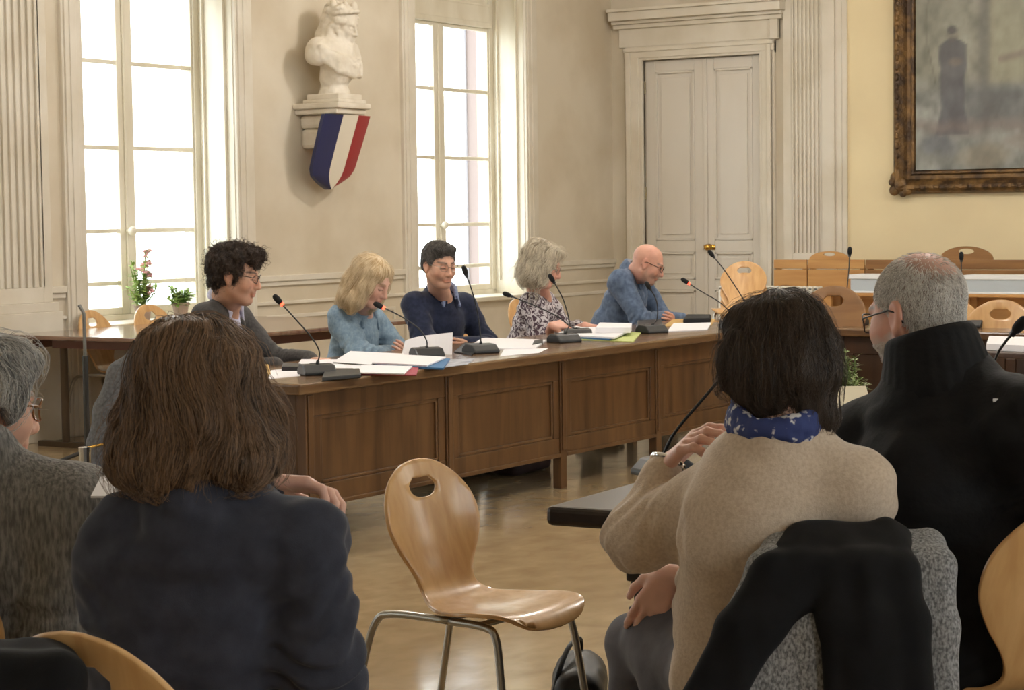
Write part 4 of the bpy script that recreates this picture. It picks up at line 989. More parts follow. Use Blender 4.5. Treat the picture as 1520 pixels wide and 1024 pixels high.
# ================================================================ PEOPLE
SK = mat('skin', (1, 1, 1), .5, vcol=True, sss=.12, bump=.06, bscale=420, bdist=.001)
SKB = {'fair': lin(216, 172, 154), 'rosy': lin(208, 156, 136), 'tan': lin(204, 158, 134), 'pale': lin(226, 182, 160)}
def fabric(name, c, c2=None, rough=.9, scale=60, bump=.25, bscale=420, **k):
    return mat(name, c, rough, col2=c2 if c2 is not None else tuple(x*.82 for x in c), scale=scale, detail=5, bump=bump, bscale=bscale, bdist=.0015, sheen=k.pop('sheen', .15), spec=.25, **k)
def hair_mat(name, c, c2, rough=.5, vary=.5):
    m = bpy.data.materials.new(name); m.use_nodes = True; nt = m.node_tree; N = nt.nodes; L = nt.links; p = N['Principled BSDF']
    p.inputs['Roughness'].default_value = rough; p.inputs['Specular IOR Level'].default_value = .35
    hi = N.new('ShaderNodeHairInfo'); tc = N.new('ShaderNodeTexCoord'); nz = N.new('ShaderNodeTexNoise'); nz.inputs['Scale'].default_value = 30; nz.inputs['Detail'].default_value = 2
    mp = N.new('ShaderNodeMapping'); mp.inputs['Scale'].default_value = (1, 1, .22); L.new(tc.outputs['Object'], mp.inputs[0]); L.new(mp.outputs[0], nz.inputs['Vector'])
    ad = N.new('ShaderNodeMath'); ad.operation = 'MULTIPLY_ADD'; ad.inputs[1].default_value = vary; L.new(hi.outputs['Random'], ad.inputs[0]); L.new(nz.outputs[0], ad.inputs[2])
    mr = N.new('ShaderNodeMapRange'); mr.inputs[1].default_value = .42; mr.inputs[2].default_value = .62+vary*.6; L.new(ad.outputs[0], mr.inputs[0])
    mx = N.new('ShaderNodeMix'); mx.data_type = 'RGBA'; mx.inputs[6].default_value = (*c, 1); mx.inputs[7].default_value = (*c2, 1)
    L.new(mr.outputs[0], mx.inputs[0]); L.new(mx.outputs[2], p.inputs['Base Color']); return m
class Bd: pass
def torso(S, b, off=0., k=.05):
    R = np.stack([b.f2, b.l, b.u], 1); o = off
    S.el(b.nb-b.u*.19*b.s+b.f2*.012, (b.dep+o, b.sw*.86+o, .19*b.s), R, k)
    for s in (-1, 1):
        S.rc(b.nb-b.u*.075*b.s, b.sh[s]-b.u*.012, .055+o, .052+o, k)
        S.rc(b.nb+b.u*.0+s*b.l*.035, b.sh[s]+b.u*.004-s*b.l*.03, .032+o, .046+o, k)
    S.el(b.nb-b.u*.37*b.s+b.f2*b.belly*.25, (b.dep+b.belly+o, b.sw*.8+o, .17*b.s), R, k)
    S.el(b.hp, (.125+o, b.sw*.92+o, .14), R, k)
def arms(S, b, off=0., t=1., k=.03, sides=(-1, 1)):
    for s in sides:
        S.rc(b.sh[s], b.el[s], .052+off, .043+off, k); w = b.el[s]+(b.wr[s]-b.el[s])*t
        S.rc(b.el[s], w, .043+off, (.043+(.029-.043)*t)+off, k)
def hand(S, w, d, pn, side, curl=.35, k=1., spread=.012, thumb=.5, palm=True):   # w wrist, d finger direction, pn palm normal
    d = nrm(d); pn = nrm(pn-d*np.dot(pn, d)); lat = np.cross(d, pn)*side         # lat: towards the thumb
    kn = []
    for i in range(4):
        o = (1.5-i)*.0205*k; kn.append(w+d*(.088-.004*abs(i-1.2))*k+lat*o); S.rc(w+d*.012*k+lat*o*.62, kn[i], .0135*k, .0115*k, .014)
    Ls = (.92, 1., .94, .76)
    for i in range(4):
        c = curl[i] if hasattr(curl, '__len__') else curl; p = kn[i]; a = c*.5; dd = nrm(d+lat*(1.5-i)*spread*4)
        for L_, r0, r1 in ((.043, .0098, .009), (.027, .009, .0082), (.021, .0082, .0066)):
            v = dd*math.cos(a)+pn*math.sin(a); q = p+v*L_*Ls[i]*k; S.rc(p, q, r0*k, r1*k, .005); p = q; a += c
    b0 = w+d*.022*k+lat*.02*k+pn*.006; p1 = b0+(d*.55+lat*.75+pn*.35*thumb)*.036*k; p2 = p1+nrm(d*.85+lat*.35+pn*.5*thumb)*.031*k; p3 = p2+nrm(d*.95+lat*.05+pn*.6*thumb)*.026*k
    S.rc(b0, p1, .0155*k, .0125*k, .012); S.rc(p1, p2, .0115*k, .0102*k, .006); S.rc(p2, p3, .0102*k, .0078*k, .005)
def paint(V, H, base, lip=(.56, .36, .34), brow=None, beard=None, eye=True, blush=.3, scalp=None, extra=None):
    q = H.inv(V); n = fbm(V*45, 3, 2); c = np.array(base)[None]*(1+.07*n[:, None])
    def mx(m, t, a=1.):
        nonlocal c
        m = np.clip(m, 0, 1)[:, None]*a; c = c*(1-m)+np.array(t)[None]*m
    g = lambda p, r: np.exp(-(((q-np.array(p))/np.array(r))**2).sum(1))
    red = np.array(base)*np.array((1.0, .72, .68))
    for s in (-1, 1): mx(g((.075, .045*s, -.035), (.04, .025, .025)), red, blush); mx(g((-.01, .082*s, -.005), (.03, .012, .035)), red, .4)
    mx(g((.105, 0, -.034), (.02, .018, .018)), red, blush)
    sm = lambda d, e: np.clip(.5-d/(2*e), 0, 1)
    if beard is not None:
        bc, ba = beard; d = np.maximum(np.maximum(q[:, 2]+.045+.012*n, .0-q[:, 0]), -.135-q[:, 2]); d = np.maximum(d, -(np.hypot((q[:, 1])/.02, (q[:, 2]+.071)/.007)-1)*.012)
        mx(sm(d, .012), bc, ba)
    d = np.hypot(q[:, 1]/.025, (q[:, 2]+.072)/.0105)-1; mx(sm(d, .25)*(q[:, 0] > .075), np.array(base)*np.array(lip)/.6, .6)
    if brow is not None:
        for s in (-1, 1):
            y = q[:, 1]*s; d = np.maximum(np.abs(q[:, 2]-.0215-.006*np.sin((y-.012)/.04*2.2))-.0045, np.abs(y-.034)-.021); mx(sm(d, .003)*(q[:, 0] > .05), brow, .85)
    if eye:
        for s in (-1, 1):
            y = q[:, 1]*s; d = np.maximum(np.abs(q[:, 2]+.0045+.05*(y-.032)**2*20)-.0026, np.abs(y-.0325)-.0155); mx(sm(d, .0022)*(q[:, 0] > .06), (.03, .022, .018), .9)
            mx(g((.09, .033*s, .006), (.02, .018, .008)), np.array(base)*.72, .4)
    if scalp is not None: mx(scalp[0](q), scalp[1], scalp[2])
    return np.clip(c, 0, 1)
def make_body(name, label, b, skin, vox=.0035, hands=(), forearm=True, kw=None, uc=True):
    S = SDF(); head_prims(S, b.H, **b.hk); H = b.H
    S.rc(H.p((-.02, 0, -.07)), b.nb+b.f2*.005, .051*H.k*b.nk, .056*b.nk, .025); S.rc(H.p((-.045, 0, -.035)), b.nb-b.f2*.022, .046*H.k*b.nk, .052*b.nk, .03); S.rc(H.p((.012, 0, -.085)), b.nb+b.f2*.035-b.u*.02, .038*H.k, .045, .03)
    torso(S, b, -.02); arms(S, b, -.006)
    for h in hands: hand(S, *h[:4], **(h[4] if len(h) > 4 else {}))
    V, Fc = S.mesh(vox, smooth=1)
    kw = dict(kw or {}); loc = (b.hp[0], b.hp[1], 0.)
    o = fast_mesh('person', V, Fc, SK, loc=loc, col=paint(V, H, SKB[skin], **kw)); tag(o, label, 'person'); b.S = S; b.o = o; return o
def legs(b, m, shoe, kz=.46, spread=.1, knee=None, ankle=None):
    S = SDF(); S.el(b.hp, (.13, b.sw*.95, .13), np.stack([b.f, b.l, [0, 0, 1]], 1), .05); b.an = {}
    for s in (-1, 1):
        k = knee[s] if knee else np.array([*(b.hp+b.f*.42+b.l*s*spread)[:2], kz]); a = ankle[s] if ankle else np.array([*(k+b.f*.03)[:2], .08])
        S.rc(b.hp+b.l*s*.08, k, .088, .064, .04); S.rc(k, a, .064, .046, .03); b.an[s] = a
    V, Fc = S.mesh(.009, lambda X: .004*fbm(X*12, 2, 7)); fast_mesh('trousers', V, Fc, m, b.o)
    for s in (-1, 1):
        T = SDF(); a = b.an[s]; T.rc(a*np.array([1, 1, 0])+np.array([0, 0, .045])-b.f*.05, a*np.array([1, 1, 0])+np.array([0, 0, .035])+b.f*.15, .044, .036, .02); T.bx(np.array([*(a+b.f*.05)[:2], -.03]), (.3, .3, .03), None, .001, .005, '-')
        T.rc(a, a*np.array([1, 1, 0])+np.array([0, 0, .05]), .045, .045, .02)
        V, Fc = T.mesh(.007); fast_mesh('shoe', V, Fc, shoe, b.o)
def setup(nb, hp, f, H, sw=.18, dep=.1, belly=.0, s=1., shl=None, shr=None, drop=.055, nk=1., hk=None):
    b = Bd(); b.nb = np.asarray(nb, float); b.hp = np.asarray(hp, float); b.f = nrm(np.array([f[0], f[1], 0])); b.u = nrm(b.nb-b.hp)
    b.l = nrm(np.cross(b.u, b.f)); b.f2 = np.cross(b.l, b.u); b.H = H; b.sw, b.dep, b.belly, b.s, b.nk = sw, dep, belly, s, nk; b.hk = hk or {}
    b.sh = {1: b.nb+b.l*sw-b.u*drop if shl is None else np.asarray(shl, float), -1: b.nb-b.l*sw-b.u*drop if shr is None else np.asarray(shr, float)}
    b.el = {}; b.wr = {}; return b
def wrinkle(b, amp=.005, seed=0, fr=9.):
    e = lambda X: amp*(vnoise(np.stack([(X@b.f2)*fr*.8+3*vnoise(X*5, seed+4), (X@b.l)*fr*.7, (X@b.u)*fr*2.6], 1), seed)*1.0+.5*fbm(X*fr*1.3, 2, seed+1))
    return e
def creases(pts, amp=.006):                              # ring-shaped folds round a joint
    def e(X):
        d = 0
        for p, ax, R_, w in pts:
            q = X-p; r = np.linalg.norm(q, axis=1); t = q@ax; d = d+amp*np.exp(-(r/R_)**2)*np.sin(t/w*2*PI+3*vnoise(X*9, 5))
        return d
    return e
def glasses(b, m, rim=.0019, w=.023, h=.018, clear=True, z=0.0, tm=None):
    H = b.H; r = thing('glasses', None, None, b.o.location); r.location = (0, 0, 0); r.parent = b.o
    mb = MB()
    for s in (-1, 1):
        c = np.array((.104, .0335*s, z)); P = []
        for i in range(21):
            a = 2*PI*i/20; P.append(H.p(c+np.array((-.012*abs(math.cos(a))**2 if math.cos(a)*s > 0 else 0, math.copysign(abs(math.cos(a))**.8, math.cos(a))*w, math.copysign(abs(math.sin(a))**.8, math.sin(a))*h))))
        mb.tube(P, rim*H.k, 6)
    mb.tube([H.p((.105, -.012, z+.003)), H.p((.109, 0, z+.006)), H.p((.105, .012, z+.003))], rim*H.k, 6)
    off = np.array(b.o.location); mb.V = [tuple(np.array(v)-off) for v in mb.V]; mb.build('frame', m, r, smooth=True)
    for s in (-1, 1):
        t = MB(); t.tube([H.p((.095, .0565*s, z+.006)), H.p((.08, .069*s, z+.008)), H.p((.0, .083*s, z+.01)), H.p((-.02, .083*s, z+.002)), H.p((-.032, .08*s, z-.02))], rim*1.2*H.k, 6); t.V = [tuple(np.array(v)-off) for v in t.V]
        t.build('temple', tm or m, r, smooth=True)
    return r
def garment(name, b, m, vox=.0045, off=.014, t=1., seed=0, amp=.005, cut=None, add=None, neck=.062, neckz=.0, sides=(-1, 1), sl=.006, extra=None, k=.035, hem=None, smooth=1):
    S = SDF(); torso(S, b, off); arms(S, b, off+sl, t, k, sides)
    if add: add(S)
    S.rc(b.nb-b.u*(.0-neckz)+b.f2*.01, b.nb+b.u*.12+b.f2*.03, neck, neck*1.1, .012, '-')
    if cut: cut(S)
    w = wrinkle(b, amp, seed); cr = creases([(b.el[s], nrm(b.wr[s]-b.sh[s]), .09, .035) for s in sides]+[(b.sh[s]-b.u*.1, nrm(b.l*s-b.u), .08, .04) for s in sides], amp*.9)
    V, Fc = S.mesh(vox, (lambda X: w(X)+cr(X)+(extra(X) if extra else 0)), smooth=smooth); o = fast_mesh(name, V, Fc, m, b.o); b.G = S; return o
def hair(b, m, prims, cuts, vox=.004, disp=None, n=2500, steps=8, step=.012, flow=None, lift=.004, jit=.25, r=.0007, seed=1, keep=None, name='hair', rtip=.0003):
    H = b.H; S = SDF()
    for p in prims:
        if p[0] == 'el': S.el(H.p(p[1]), np.array(p[2])*H.k, H.R if len(p) < 5 else H.R@p[4], (p[3] if len(p) > 3 else .03)*H.k)
        else: S.chain([H.p(x) for x in p[1]], [x*H.k for x in p[2]], .03*H.k)
    for p in cuts:
        if p[0] == 'el': S.el(H.p(p[1]), np.array(p[2])*H.k, H.R, (p[3] if len(p) > 3 else .015)*H.k, '-')
        else: S.chain([H.p(x) for x in p[1]], [x*H.k for x in p[2]], .015*H.k, '-')
    V, Fc = S.mesh(vox, disp); o = fast_mesh(name, V, Fc, m, b.o)
    if n:
        fl = flow or (lambda X: np.tile(-H.R[:, 2], (len(X), 1)))
        P = comb(S, V, n, steps, step, fl, lift, jit, seed, keep); strands_obj('hair_strands', P, m, o, r, rtip)
        P = comb(S, V, max(60, n//14), steps, step, fl, [lift*2+.003 if np.isscalar(lift) else x*2.2+.004 for x in ([lift]*(steps-1) if np.isscalar(lift) else lift)] if True else 0, jit*2.2+.2, seed+50, keep); strands_obj('flyaway_hair', P, m, o, r*.7, rtip*.6)
    return o, S
def fall(b, crown=(-.05, 0, .12), grav=.6, wave=.0, fr=60., sgn=1.):         # away from the crown, then down
    H = b.H
    def f(X):
        q = H.inv(X); d = q-np.array(crown); d /= (np.linalg.norm(d, axis=1, keepdims=True)+1e-6); d[:, 2] -= grav
        if wave: d = d+wave*np.stack([np.sin(q[:, 2]*fr+q[:, 1]*30), np.cos(q[:, 2]*fr*.9+q[:, 0]*25), 0*q[:, 0]], 1)
        return d@H.R.T
    return f
def collar(b, m, name, r=.066, h=.036, wing=.06, gap=.35, vox=.0035, z=.0, th=.005, flare=.004, parent=None, tip=.022, tilt=.02, uf=.0):
    S = SDF(); n = 22; ends = {}; J = max(4, int(h/.011))
    for j in range(J+1):
        rr = r+flare*(2-4*j/J); pts = []
        for i in range(n+1):
            a = -PI+gap+(2*PI-2*gap)*i/n
            pts.append(b.nb+b.u*(z+h*j/J+tilt*math.cos(a))-b.f2*math.cos(a)*rr*(1.05)+b.l*math.sin(a)*rr+b.f2*.008)
        S.chain(pts, [th]*(n+1), .014); ends[j] = pts
    for s_, e in ((-1, 0), (1, -1)):
        if wing:
            for k in range(4):
                p = ends[J][e if k == 0 else (k if e == 0 else -1-k)]; q = ends[0][e if k == 0 else (k if e == 0 else -1-k)]
                t = ends[J//2][e]-b.u*wing+b.l*s_*tip+b.f2*(.016+uf)
                S.rc(p+b.f2*.004, t, th, th*.8, .008); S.rc(q, t, th, th*.8, .008)
    V, Fc = S.mesh(vox); return fast_mesh(name, V, Fc, m, parent or b.o)
shoe_b = mat('black_shoe', lin(26, 24, 24), .4); dark_tr = fabric('dark_trousers', lin(40, 42, 50)); jeans = fabric('jeans', lin(58, 70, 92)); grey_tr = fabric('grey_trousers', lin(92, 90, 96), scale=30)
def Hd(px, py, Y, fwd, k=1.06, roll=0.): return Frame(ony(px, py, Y), look(fwd, roll), k)
metal_rim = mat('dark_rim', lin(52, 48, 46), .3, metal=.5); silver_rim = mat('silver_rim', lin(150, 146, 140), .25, metal=.9)
def crossed(b, fw=.2, dn=.23, out=.06, s0=-1, lift=0., inn=.03):  # forearms folded in front of the chest
    for s in (-1, 1):
        b.el[s] = b.sh[s]+b.f*fw*.72-np.array([0, 0, dn])+b.l*s*out
        b.wr[s] = b.nb+b.f*(fw+.09+(.03 if s == s0 else 0))-np.array([0, 0, dn+.055-lift-(.012 if s == s0 else 0)])-b.l*s*(.07-inn)
# ---- 1: dark curly hair, charcoal jacket, pale lavender shirt
H = Hd(350, 409, 6.42, (.42, -.88, -.16), 1.1); nb = ony(332, 455, 6.56)
b = setup(nb, nb+np.array([-.06, .14, -.54]), (.34, -.94), H, sw=.185, dep=.11)
b.el = {1: b.sh[1]+b.f*.2+b.l*.05+np.array([0, 0, -.24]), -1: b.sh[-1]+b.f*.12-b.l*.09+np.array([0, 0, -.26])}
b.wr = {1: b.el[1]+b.f*.22-b.l*.1+np.array([0, 0, .02]), -1: b.el[-1]+b.f*.24+b.l*.1+np.array([0, 0, .02])}
make_body('person', 'person in charcoal jacket and pale shirt with dark curly hair, at the desk end', b, 'tan',
          hands=[(b.wr[1], b.f*.9-b.l*.4, np.array([0, 0, -1.]), 1), (b.wr[-1], b.f*.9+b.l*.4, np.array([0, 0, -1.]), -1)], kw=dict(brow=lin(46, 34, 28), beard=(lin(150, 112, 94), .45)))
legs(b, dark_tr, shoe_b)
shm = fabric('lavender_shirt', lin(206, 204, 226), scale=20, bump=.1)
garment('shirt', b, shm, off=.003, t=.97, neck=.052, sl=.0)
def vcut(dep=.34, wid=.105, top=.06):
    def c(S):
        for k in range(9):
            t = k/8; S.rc(b.nb+b.f2*(.045+.06*t)+b.u*(top-dep*t), b.nb+b.f2*.3+b.u*(top-dep*t), max(.006, wid*(1-t*.95)), None, .006, '-')
    return c
jk = fabric('charcoal_jacket', lin(74, 71, 70), lin(56, 54, 54), scale=90, bump=.3)
garment('jacket', b, jk, off=.017, t=.9, amp=.006, cut=vcut(), neck=.08, seed=3)
collar(b, shm, 'shirt_collar', .08, .055, .1, .8, z=.018, tip=.05, th=.006)
S_ = SDF()
for s in (-1, 1):                                        # lapels and collar roll
    S_.chain([b.nb-b.f2*.05+b.u*.012+b.l*s*.05, b.nb+b.l*s*.076+b.u*-.004, b.nb+b.f2*.08+b.l*s*.074-b.u*.07, b.nb+b.f2*.125+b.l*s*.055-b.u*.16, b.nb+b.f2*.135+b.l*s*.012-b.u*.28], [.013, .017, .019, .017, .008], .03)
V, Fc = S_.mesh(.004); fast_mesh('lapel', V, Fc, jk, b.o)
hair(b, hair_mat('dark_curls', lin(38, 29, 24), lin(70, 54, 44)), [('el', (-.03, 0, .052), (.104, .094, .092)), ('el', (.03, 0, .1), (.075, .078, .042)), ('el', (.07, .01, .092), (.034, .06, .032)), ('el', (-.075, 0, -.02), (.045, .068, .06)), ('el', (-.02, .07, .025), (.05, .026, .055)), ('el', (-.02, -.07, .025), (.05, .026, .055))],
     [('el', (.12, 0, -.015), (.062, .085, .088)), ('el', (-.004, .09, -.02), (.032, .03, .04)), ('el', (-.004, -.09, -.02), (.032, .03, .04))], vox=.004, disp=lambda X: .014*fbm(X*34, 2, 3), n=4200, steps=8, step=.006, lift=.014, jit=1.2, r=.001, flow=fall(b, wave=.9, fr=160))
glasses(b, metal_rim, .0016)
# ---- 2: blond bob, denim jacket, folded arms
H = Hd(551, 417, 6.43, (.1, -.9, -.5), 1.04); nb = ony(533, 459, 6.62)
b = setup(nb, nb+np.array([-.05, .1, -.53]), (.12, -.99), H, sw=.17, dep=.105); crossed(b, .21, .2, .06)
b.wr[1] += b.l*.0; 
make_body('person', 'person in a light denim jacket with straight blond hair, looking down, arms folded', b, 'fair',
          hands=[(b.wr[1], -b.l*.8+b.f*.25+np.array([0, 0, .35]), -b.f, 1, dict(curl=.3)), (b.wr[-1], b.l*.9+np.array([0, 0, -.25]), -b.f, -1, dict(curl=.4))], kw=dict(brow=lin(150, 118, 90)))
legs(b, jeans, shoe_b)
dn = fabric('denim', lin(134, 154, 170), lin(108, 130, 150), scale=70, bump=.3, bscale=260)
garment('denim_jacket', b, dn, off=.016, t=.88, amp=.008, neck=.062, seed=6, cut=lambda S: S.chain([b.nb+b.f2*.13+b.u*.03, b.nb+b.f2*.15-b.u*.12, b.nb+b.f2*.16-b.u*.2], [.045, .03, .004], .006, '-'))
garment('top', b, fabric('dark_top', lin(48, 52, 74)), off=.004, t=.4, neck=.055, amp=.002)
collar(b, dn, 'jacket_collar', .08, .04, .085, .6, z=.0, tip=.04, th=.007)
bl = hair_mat('blond', lin(176, 148, 108), lin(226, 208, 176), .42, .8)
hair(b, bl, [('el', (-.02, 0, .042), (.108, .09, .09)), ('el', (-.05, 0, -.04), (.072, .088, .09)), ('c', [(.03, .07, .06), (.03, .084, -.02), (.025, .086, -.1), (.02, .08, -.165)], [.03, .026, .03, .014]), ('c', [(.03, -.07, .06), (.03, -.084, -.02), (.02, -.09, -.1), (.01, -.085, -.165)], [.03, .026, .03, .014]), ('c', [(-.07, 0, -.06), (-.08, 0, -.17)], [.075, .05]), ('el', (-.04, .06, -.12), (.06, .05, .06)), ('el', (-.04, -.06, -.12), (.06, .05, .06))],
     [('c', [(.13, 0, .035), (.12, 0, -.06), (.13, 0, -.16)], [.062, .066, .06])], vox=.004, disp=lambda X: .0035*fbm(X*np.array([50, 50, 12]), 2, 3), n=5200, steps=12, step=.015, lift=.004, jit=.12, r=.0009, flow=fall(b, (.0, 0, .13), .9, .12, 40), keep=None)
# ---- 3: short dark hair, navy sweater over a collared shirt, folded arms
H = Hd(652, 393, 6.53, (-.36, -.9, -.16), 1.04); nb = ony(654, 440, 6.66)
b = setup(nb, nb+np.array([0, .1, -.55]), (-.2, -.98), H, sw=.19, dep=.115, belly=.015); crossed(b, .2, .235, .065)
make_body('person', 'person in a navy half-zip sweater with short dark hair and thin glasses, arms folded', b, 'tan',
          hands=[(b.wr[1], -b.l*.9+np.array([0, 0, .15]), -b.f, 1, dict(curl=.35)), (b.wr[-1], b.l*.9+np.array([0, 0, -.1]), -b.f, -1, dict(curl=.35))], kw=dict(brow=lin(60, 48, 42), beard=(lin(160, 118, 100), .35)))
legs(b, dark_tr, shoe_b)
nv = fabric('navy_knit', lin(40, 46, 68), lin(30, 35, 54), scale=50)
garment('sweater', b, nv, off=.018, t=.93, amp=.007, seed=9, neck=.064, cut=lambda S: S.chain([b.nb+b.f2*.12+b.u*.04, b.nb+b.f2*.16-b.u*.09], [.046, .006], .006, '-'))
chk = fabric('blue_check_shirt', lin(112, 124, 160), lin(150, 160, 190), scale=120)
garment('shirt', b, chk, off=.004, t=.4, neck=.055, amp=.002); collar(b, chk, 'shirt_collar', .078, .055, .06, .45, z=.022, tip=.03, th=.006)
collar(b, nv, 'sweater_collar', .088, .035, .1, .5, z=.0, tip=.0, th=.007)
hair(b, hair_mat('short_dark', lin(44, 40, 38), lin(104, 98, 94)), [('el', (-.02, 0, .044), (.1, .082, .087)), ('el', (.04, 0, .092), (.05, .068, .024)), ('el', (-.07, 0, -.01), (.04, .066, .055)), ('el', (-.01, .074, .02), (.036, .012, .04)), ('el', (-.01, -.074, .02), (.036, .012, .04))],
     [('el', (.125, 0, -.012), (.068, .082, .092)), ('el', (-.0, .09, -.02), (.03, .024, .04)), ('el', (-.0, -.09, -.02), (.03, .024, .04))], disp=lambda X: .002*fbm(X*60, 2, 3), n=2600, steps=4, step=.007, lift=.006, jit=.35, r=.0009, flow=fall(b, (-.06, .02, .12), .2))
glasses(b, silver_rim, .0011)
# ---- 4: wavy grey-blond bob, floral blouse, writing
H = Hd(806, 393, 6.43, (.42, -.84, -.36), 1.05, .05); nb = ony(800, 437, 6.6)
b = setup(nb, nb+np.array([-.03, .12, -.54]), (.34, -.94), H, sw=.175, dep=.115, belly=.03)
wl = onz(905, 486, .765); wr_ = onz(842, 484, .80)
b.el = {1: b.sh[1]+b.f*.14+b.l*.1+np.array([0, 0, -.22]), -1: b.sh[-1]+b.f*.1-b.l*.08+np.array([0, 0, -.26])}
b.wr = {1: ony(868, 483, 6.2), -1: ony(818, 484, 6.28)}
make_body('person', 'person in a floral blouse with wavy grey-blond hair and glasses, writing on papers', b, 'rosy',
          hands=[(b.wr[1], np.array([.75, -.6, -.12]), np.array([0, 0, -1.]), 1, dict(curl=.3)), (b.wr[-1], np.array([.85, -.4, .05]), np.array([.3, .3, -.6]), -1, dict(curl=[.5, .8, .9, 1.], thumb=1.2))], kw=dict(brow=lin(140, 112, 92)))
legs(b, dark_tr, shoe_b)
fl = mat('floral_cotton', lin(202, 196, 200), .85, col2=lin(78, 62, 72), scale=34, detail=2, ramp=(.47, .53), bump=.15, bscale=120, spec=.25, distort=1.5)
garment('blouse', b, fl, off=.02, t=.55, amp=.008, seed=12, neck=.066, cut=lambda S: S.chain([b.nb+b.f2*.12+b.u*.03, b.nb+b.f2*.15-b.u*.08], [.05, .02], .01, '-'))
gb = hair_mat('grey_blond', lin(124, 110, 90), lin(226, 216, 196), .45, .8)
hair(b, gb, [('el', (-.025, 0, .045), (.115, .098, .095)), ('el', (-.06, 0, -.05), (.075, .095, .075)), ('el', (.01, .082, -.03), (.045, .032, .085)), ('el', (.0, -.085, -.04), (.055, .036, .09)), ('el', (.05, .04, .085), (.045, .05, .035)), ('el', (-.05, .05, -.1), (.06, .055, .04)), ('el', (-.05, -.06, -.1), (.065, .05, .045))],
     [('c', [(.135, 0, .03), (.125, 0, -.05), (.13, 0, -.16)], [.06, .064, .06])], disp=lambda X: .011*fbm(X*np.array([24, 24, 15]), 2, 3), n=5200, steps=12, step=.013, lift=.007, jit=.2, r=.0009, flow=fall(b, (.01, .03, .13), .8, .6, 60))
glasses(b, silver_rim, .0013)
# ---- 5: bald, grey stubble, blue jacket, leaning on folded arms
H = Hd(962, 391, 6.46, (.36, -.84, -.42), 1.04); nb = ony(940, 408, 6.62)
b = setup(nb, nb+np.array([-.06, .2, -.52]), (.14, -.98), H, sw=.195, dep=.12, belly=.02); crossed(b, .22, .26, .03)
make_body('person', 'bald person in a slate blue jacket and glasses, head bowed, leaning on the desk', b, 'rosy',
          hands=[(b.wr[1], -b.l*.9+np.array([0, 0, .2]), -b.f, 1, dict(curl=.3)), (b.wr[-1], b.l*.9, -b.f, -1, dict(curl=.4))], kw=dict(brow=lin(110, 90, 80), beard=(lin(150, 128, 116), .6)))
legs(b, dark_tr, shoe_b)
sb_ = fabric('slate_jacket', lin(98, 114, 138), lin(78, 92, 116), scale=40)
garment('jacket', b, sb_, off=.018, t=.93, amp=.008, seed=15, neck=.064, cut=lambda S: S.chain([b.nb+b.f2*.12+b.u*.04, b.nb+b.f2*.15-b.u*.1, b.nb+b.f2*.17-b.u*.2], [.045, .022, .004], .006, '-'))
gs = fabric('grey_shirt', lin(140, 142, 150)); garment('shirt', b, gs, off=.004, t=.4, neck=.055, amp=.002); collar(b, gs, 'shirt_collar', .076, .045, .05, .45, z=.012, tip=.03, th=.006)
collar(b, sb_, 'jacket_collar', .09, .055, .06, .5, z=.0, tip=.02, th=.008)
glasses(b, metal_rim, .0018)
fwh = nrm(FW*[1, 1, 0]); rth = nrm(RT*[1, 1, 0]); UP = np.array([0, 0, 1.])
# ---- 6: grey hair, brown glasses, grey ribbed cardigan (left picture edge)
f6 = nrm(fwh*.85+rth*.45); H = Frame(W(-32, 602, 4.05), look(fwh*.62+rth*.78-UP*.12), 1.1); nb = W(-28, 698, 4.0)
b = setup(nb, W(-40, 1010, 4.1), f6, H, sw=.2, dep=.125, belly=.03, shr=W(112, 760, 3.98), shl=W(-150, 748, 4.2))
b.el = {1: b.sh[1]+np.array([0, 0, -.29])-b.l*-.05, -1: W(92, 955, 3.98)}; b.wr = {1: b.el[1]+b.f*.24-b.l*.06, -1: W(60, 985, 4.2)}
make_body('person', 'grey-haired person in a grey ribbed cardigan and brown glasses at the left picture edge', b, 'pale', vox=.0035,
          hands=[(b.wr[1], b.f, np.array([0, 0, -1.]), 1), (b.wr[-1], b.f, np.array([0, 0, -1.]), -1)], kw=dict(brow=lin(110, 100, 92)))
legs(b, dark_tr, shoe_b)
card = mat('cardigan_rib', lin(140, 138, 136), .95, col2=lin(98, 97, 96), scale=150, detail=3, ramp=(.35, .65), bump=.7, bscale=46, bdist=.006, stretch=(1, 1, .25), sheen=.2, spec=.2, kind='noise', bstretch=(3, 3, .5))
S_ = lambda S: (S.rc(b.nb-b.u*.02, b.nb+b.u*.05-b.f2*.01, .084, .076, .03), S.rc(b.sh[-1], b.el[-1]-b.u*.03, .072, .07, .05))
garment('cardigan', b, card, vox=.005, off=.03, t=.95, amp=.008, seed=21, add=S_, neck=.06, neckz=.035)
collar(b, fabric('lilac_shirt', lin(150, 148, 166), scale=80), 'shirt_collar', .068, .05, .04, .5, z=.01, th=.005)
gh = hair_mat('grey_hair', lin(112, 112, 113), lin(218, 216, 213), .45, .8)
hair(b, gh, [('el', (-.022, 0, .04), (.112, .094, .094)), ('el', (-.06, 0, -.025), (.065, .085, .075)), ('el', (.045, 0, .09), (.06, .075, .035)), ('el', (-.0, .08, .02), (.045, .02, .05)), ('el', (-.0, -.08, .02), (.045, .02, .05)), ('el', (-.06, 0, -.085), (.045, .06, .035))],
     [('el', (.125, 0, -.02), (.066, .09, .095)), ('el', (.0, .098, -.025), (.026, .035, .036)), ('el', (.0, -.098, -.025), (.026, .035, .036))], vox=.0035, disp=lambda X: .004*fbm(X*36, 2, 3), n=7000, steps=9, step=.009, lift=.007, jit=.3, r=.0006, flow=fall(b, (-.03, 0, .13), .5, .35, 60))
glasses(b, mat('tortoise', lin(122, 78, 40), .25, coat=.5), .0024, .025, .021)
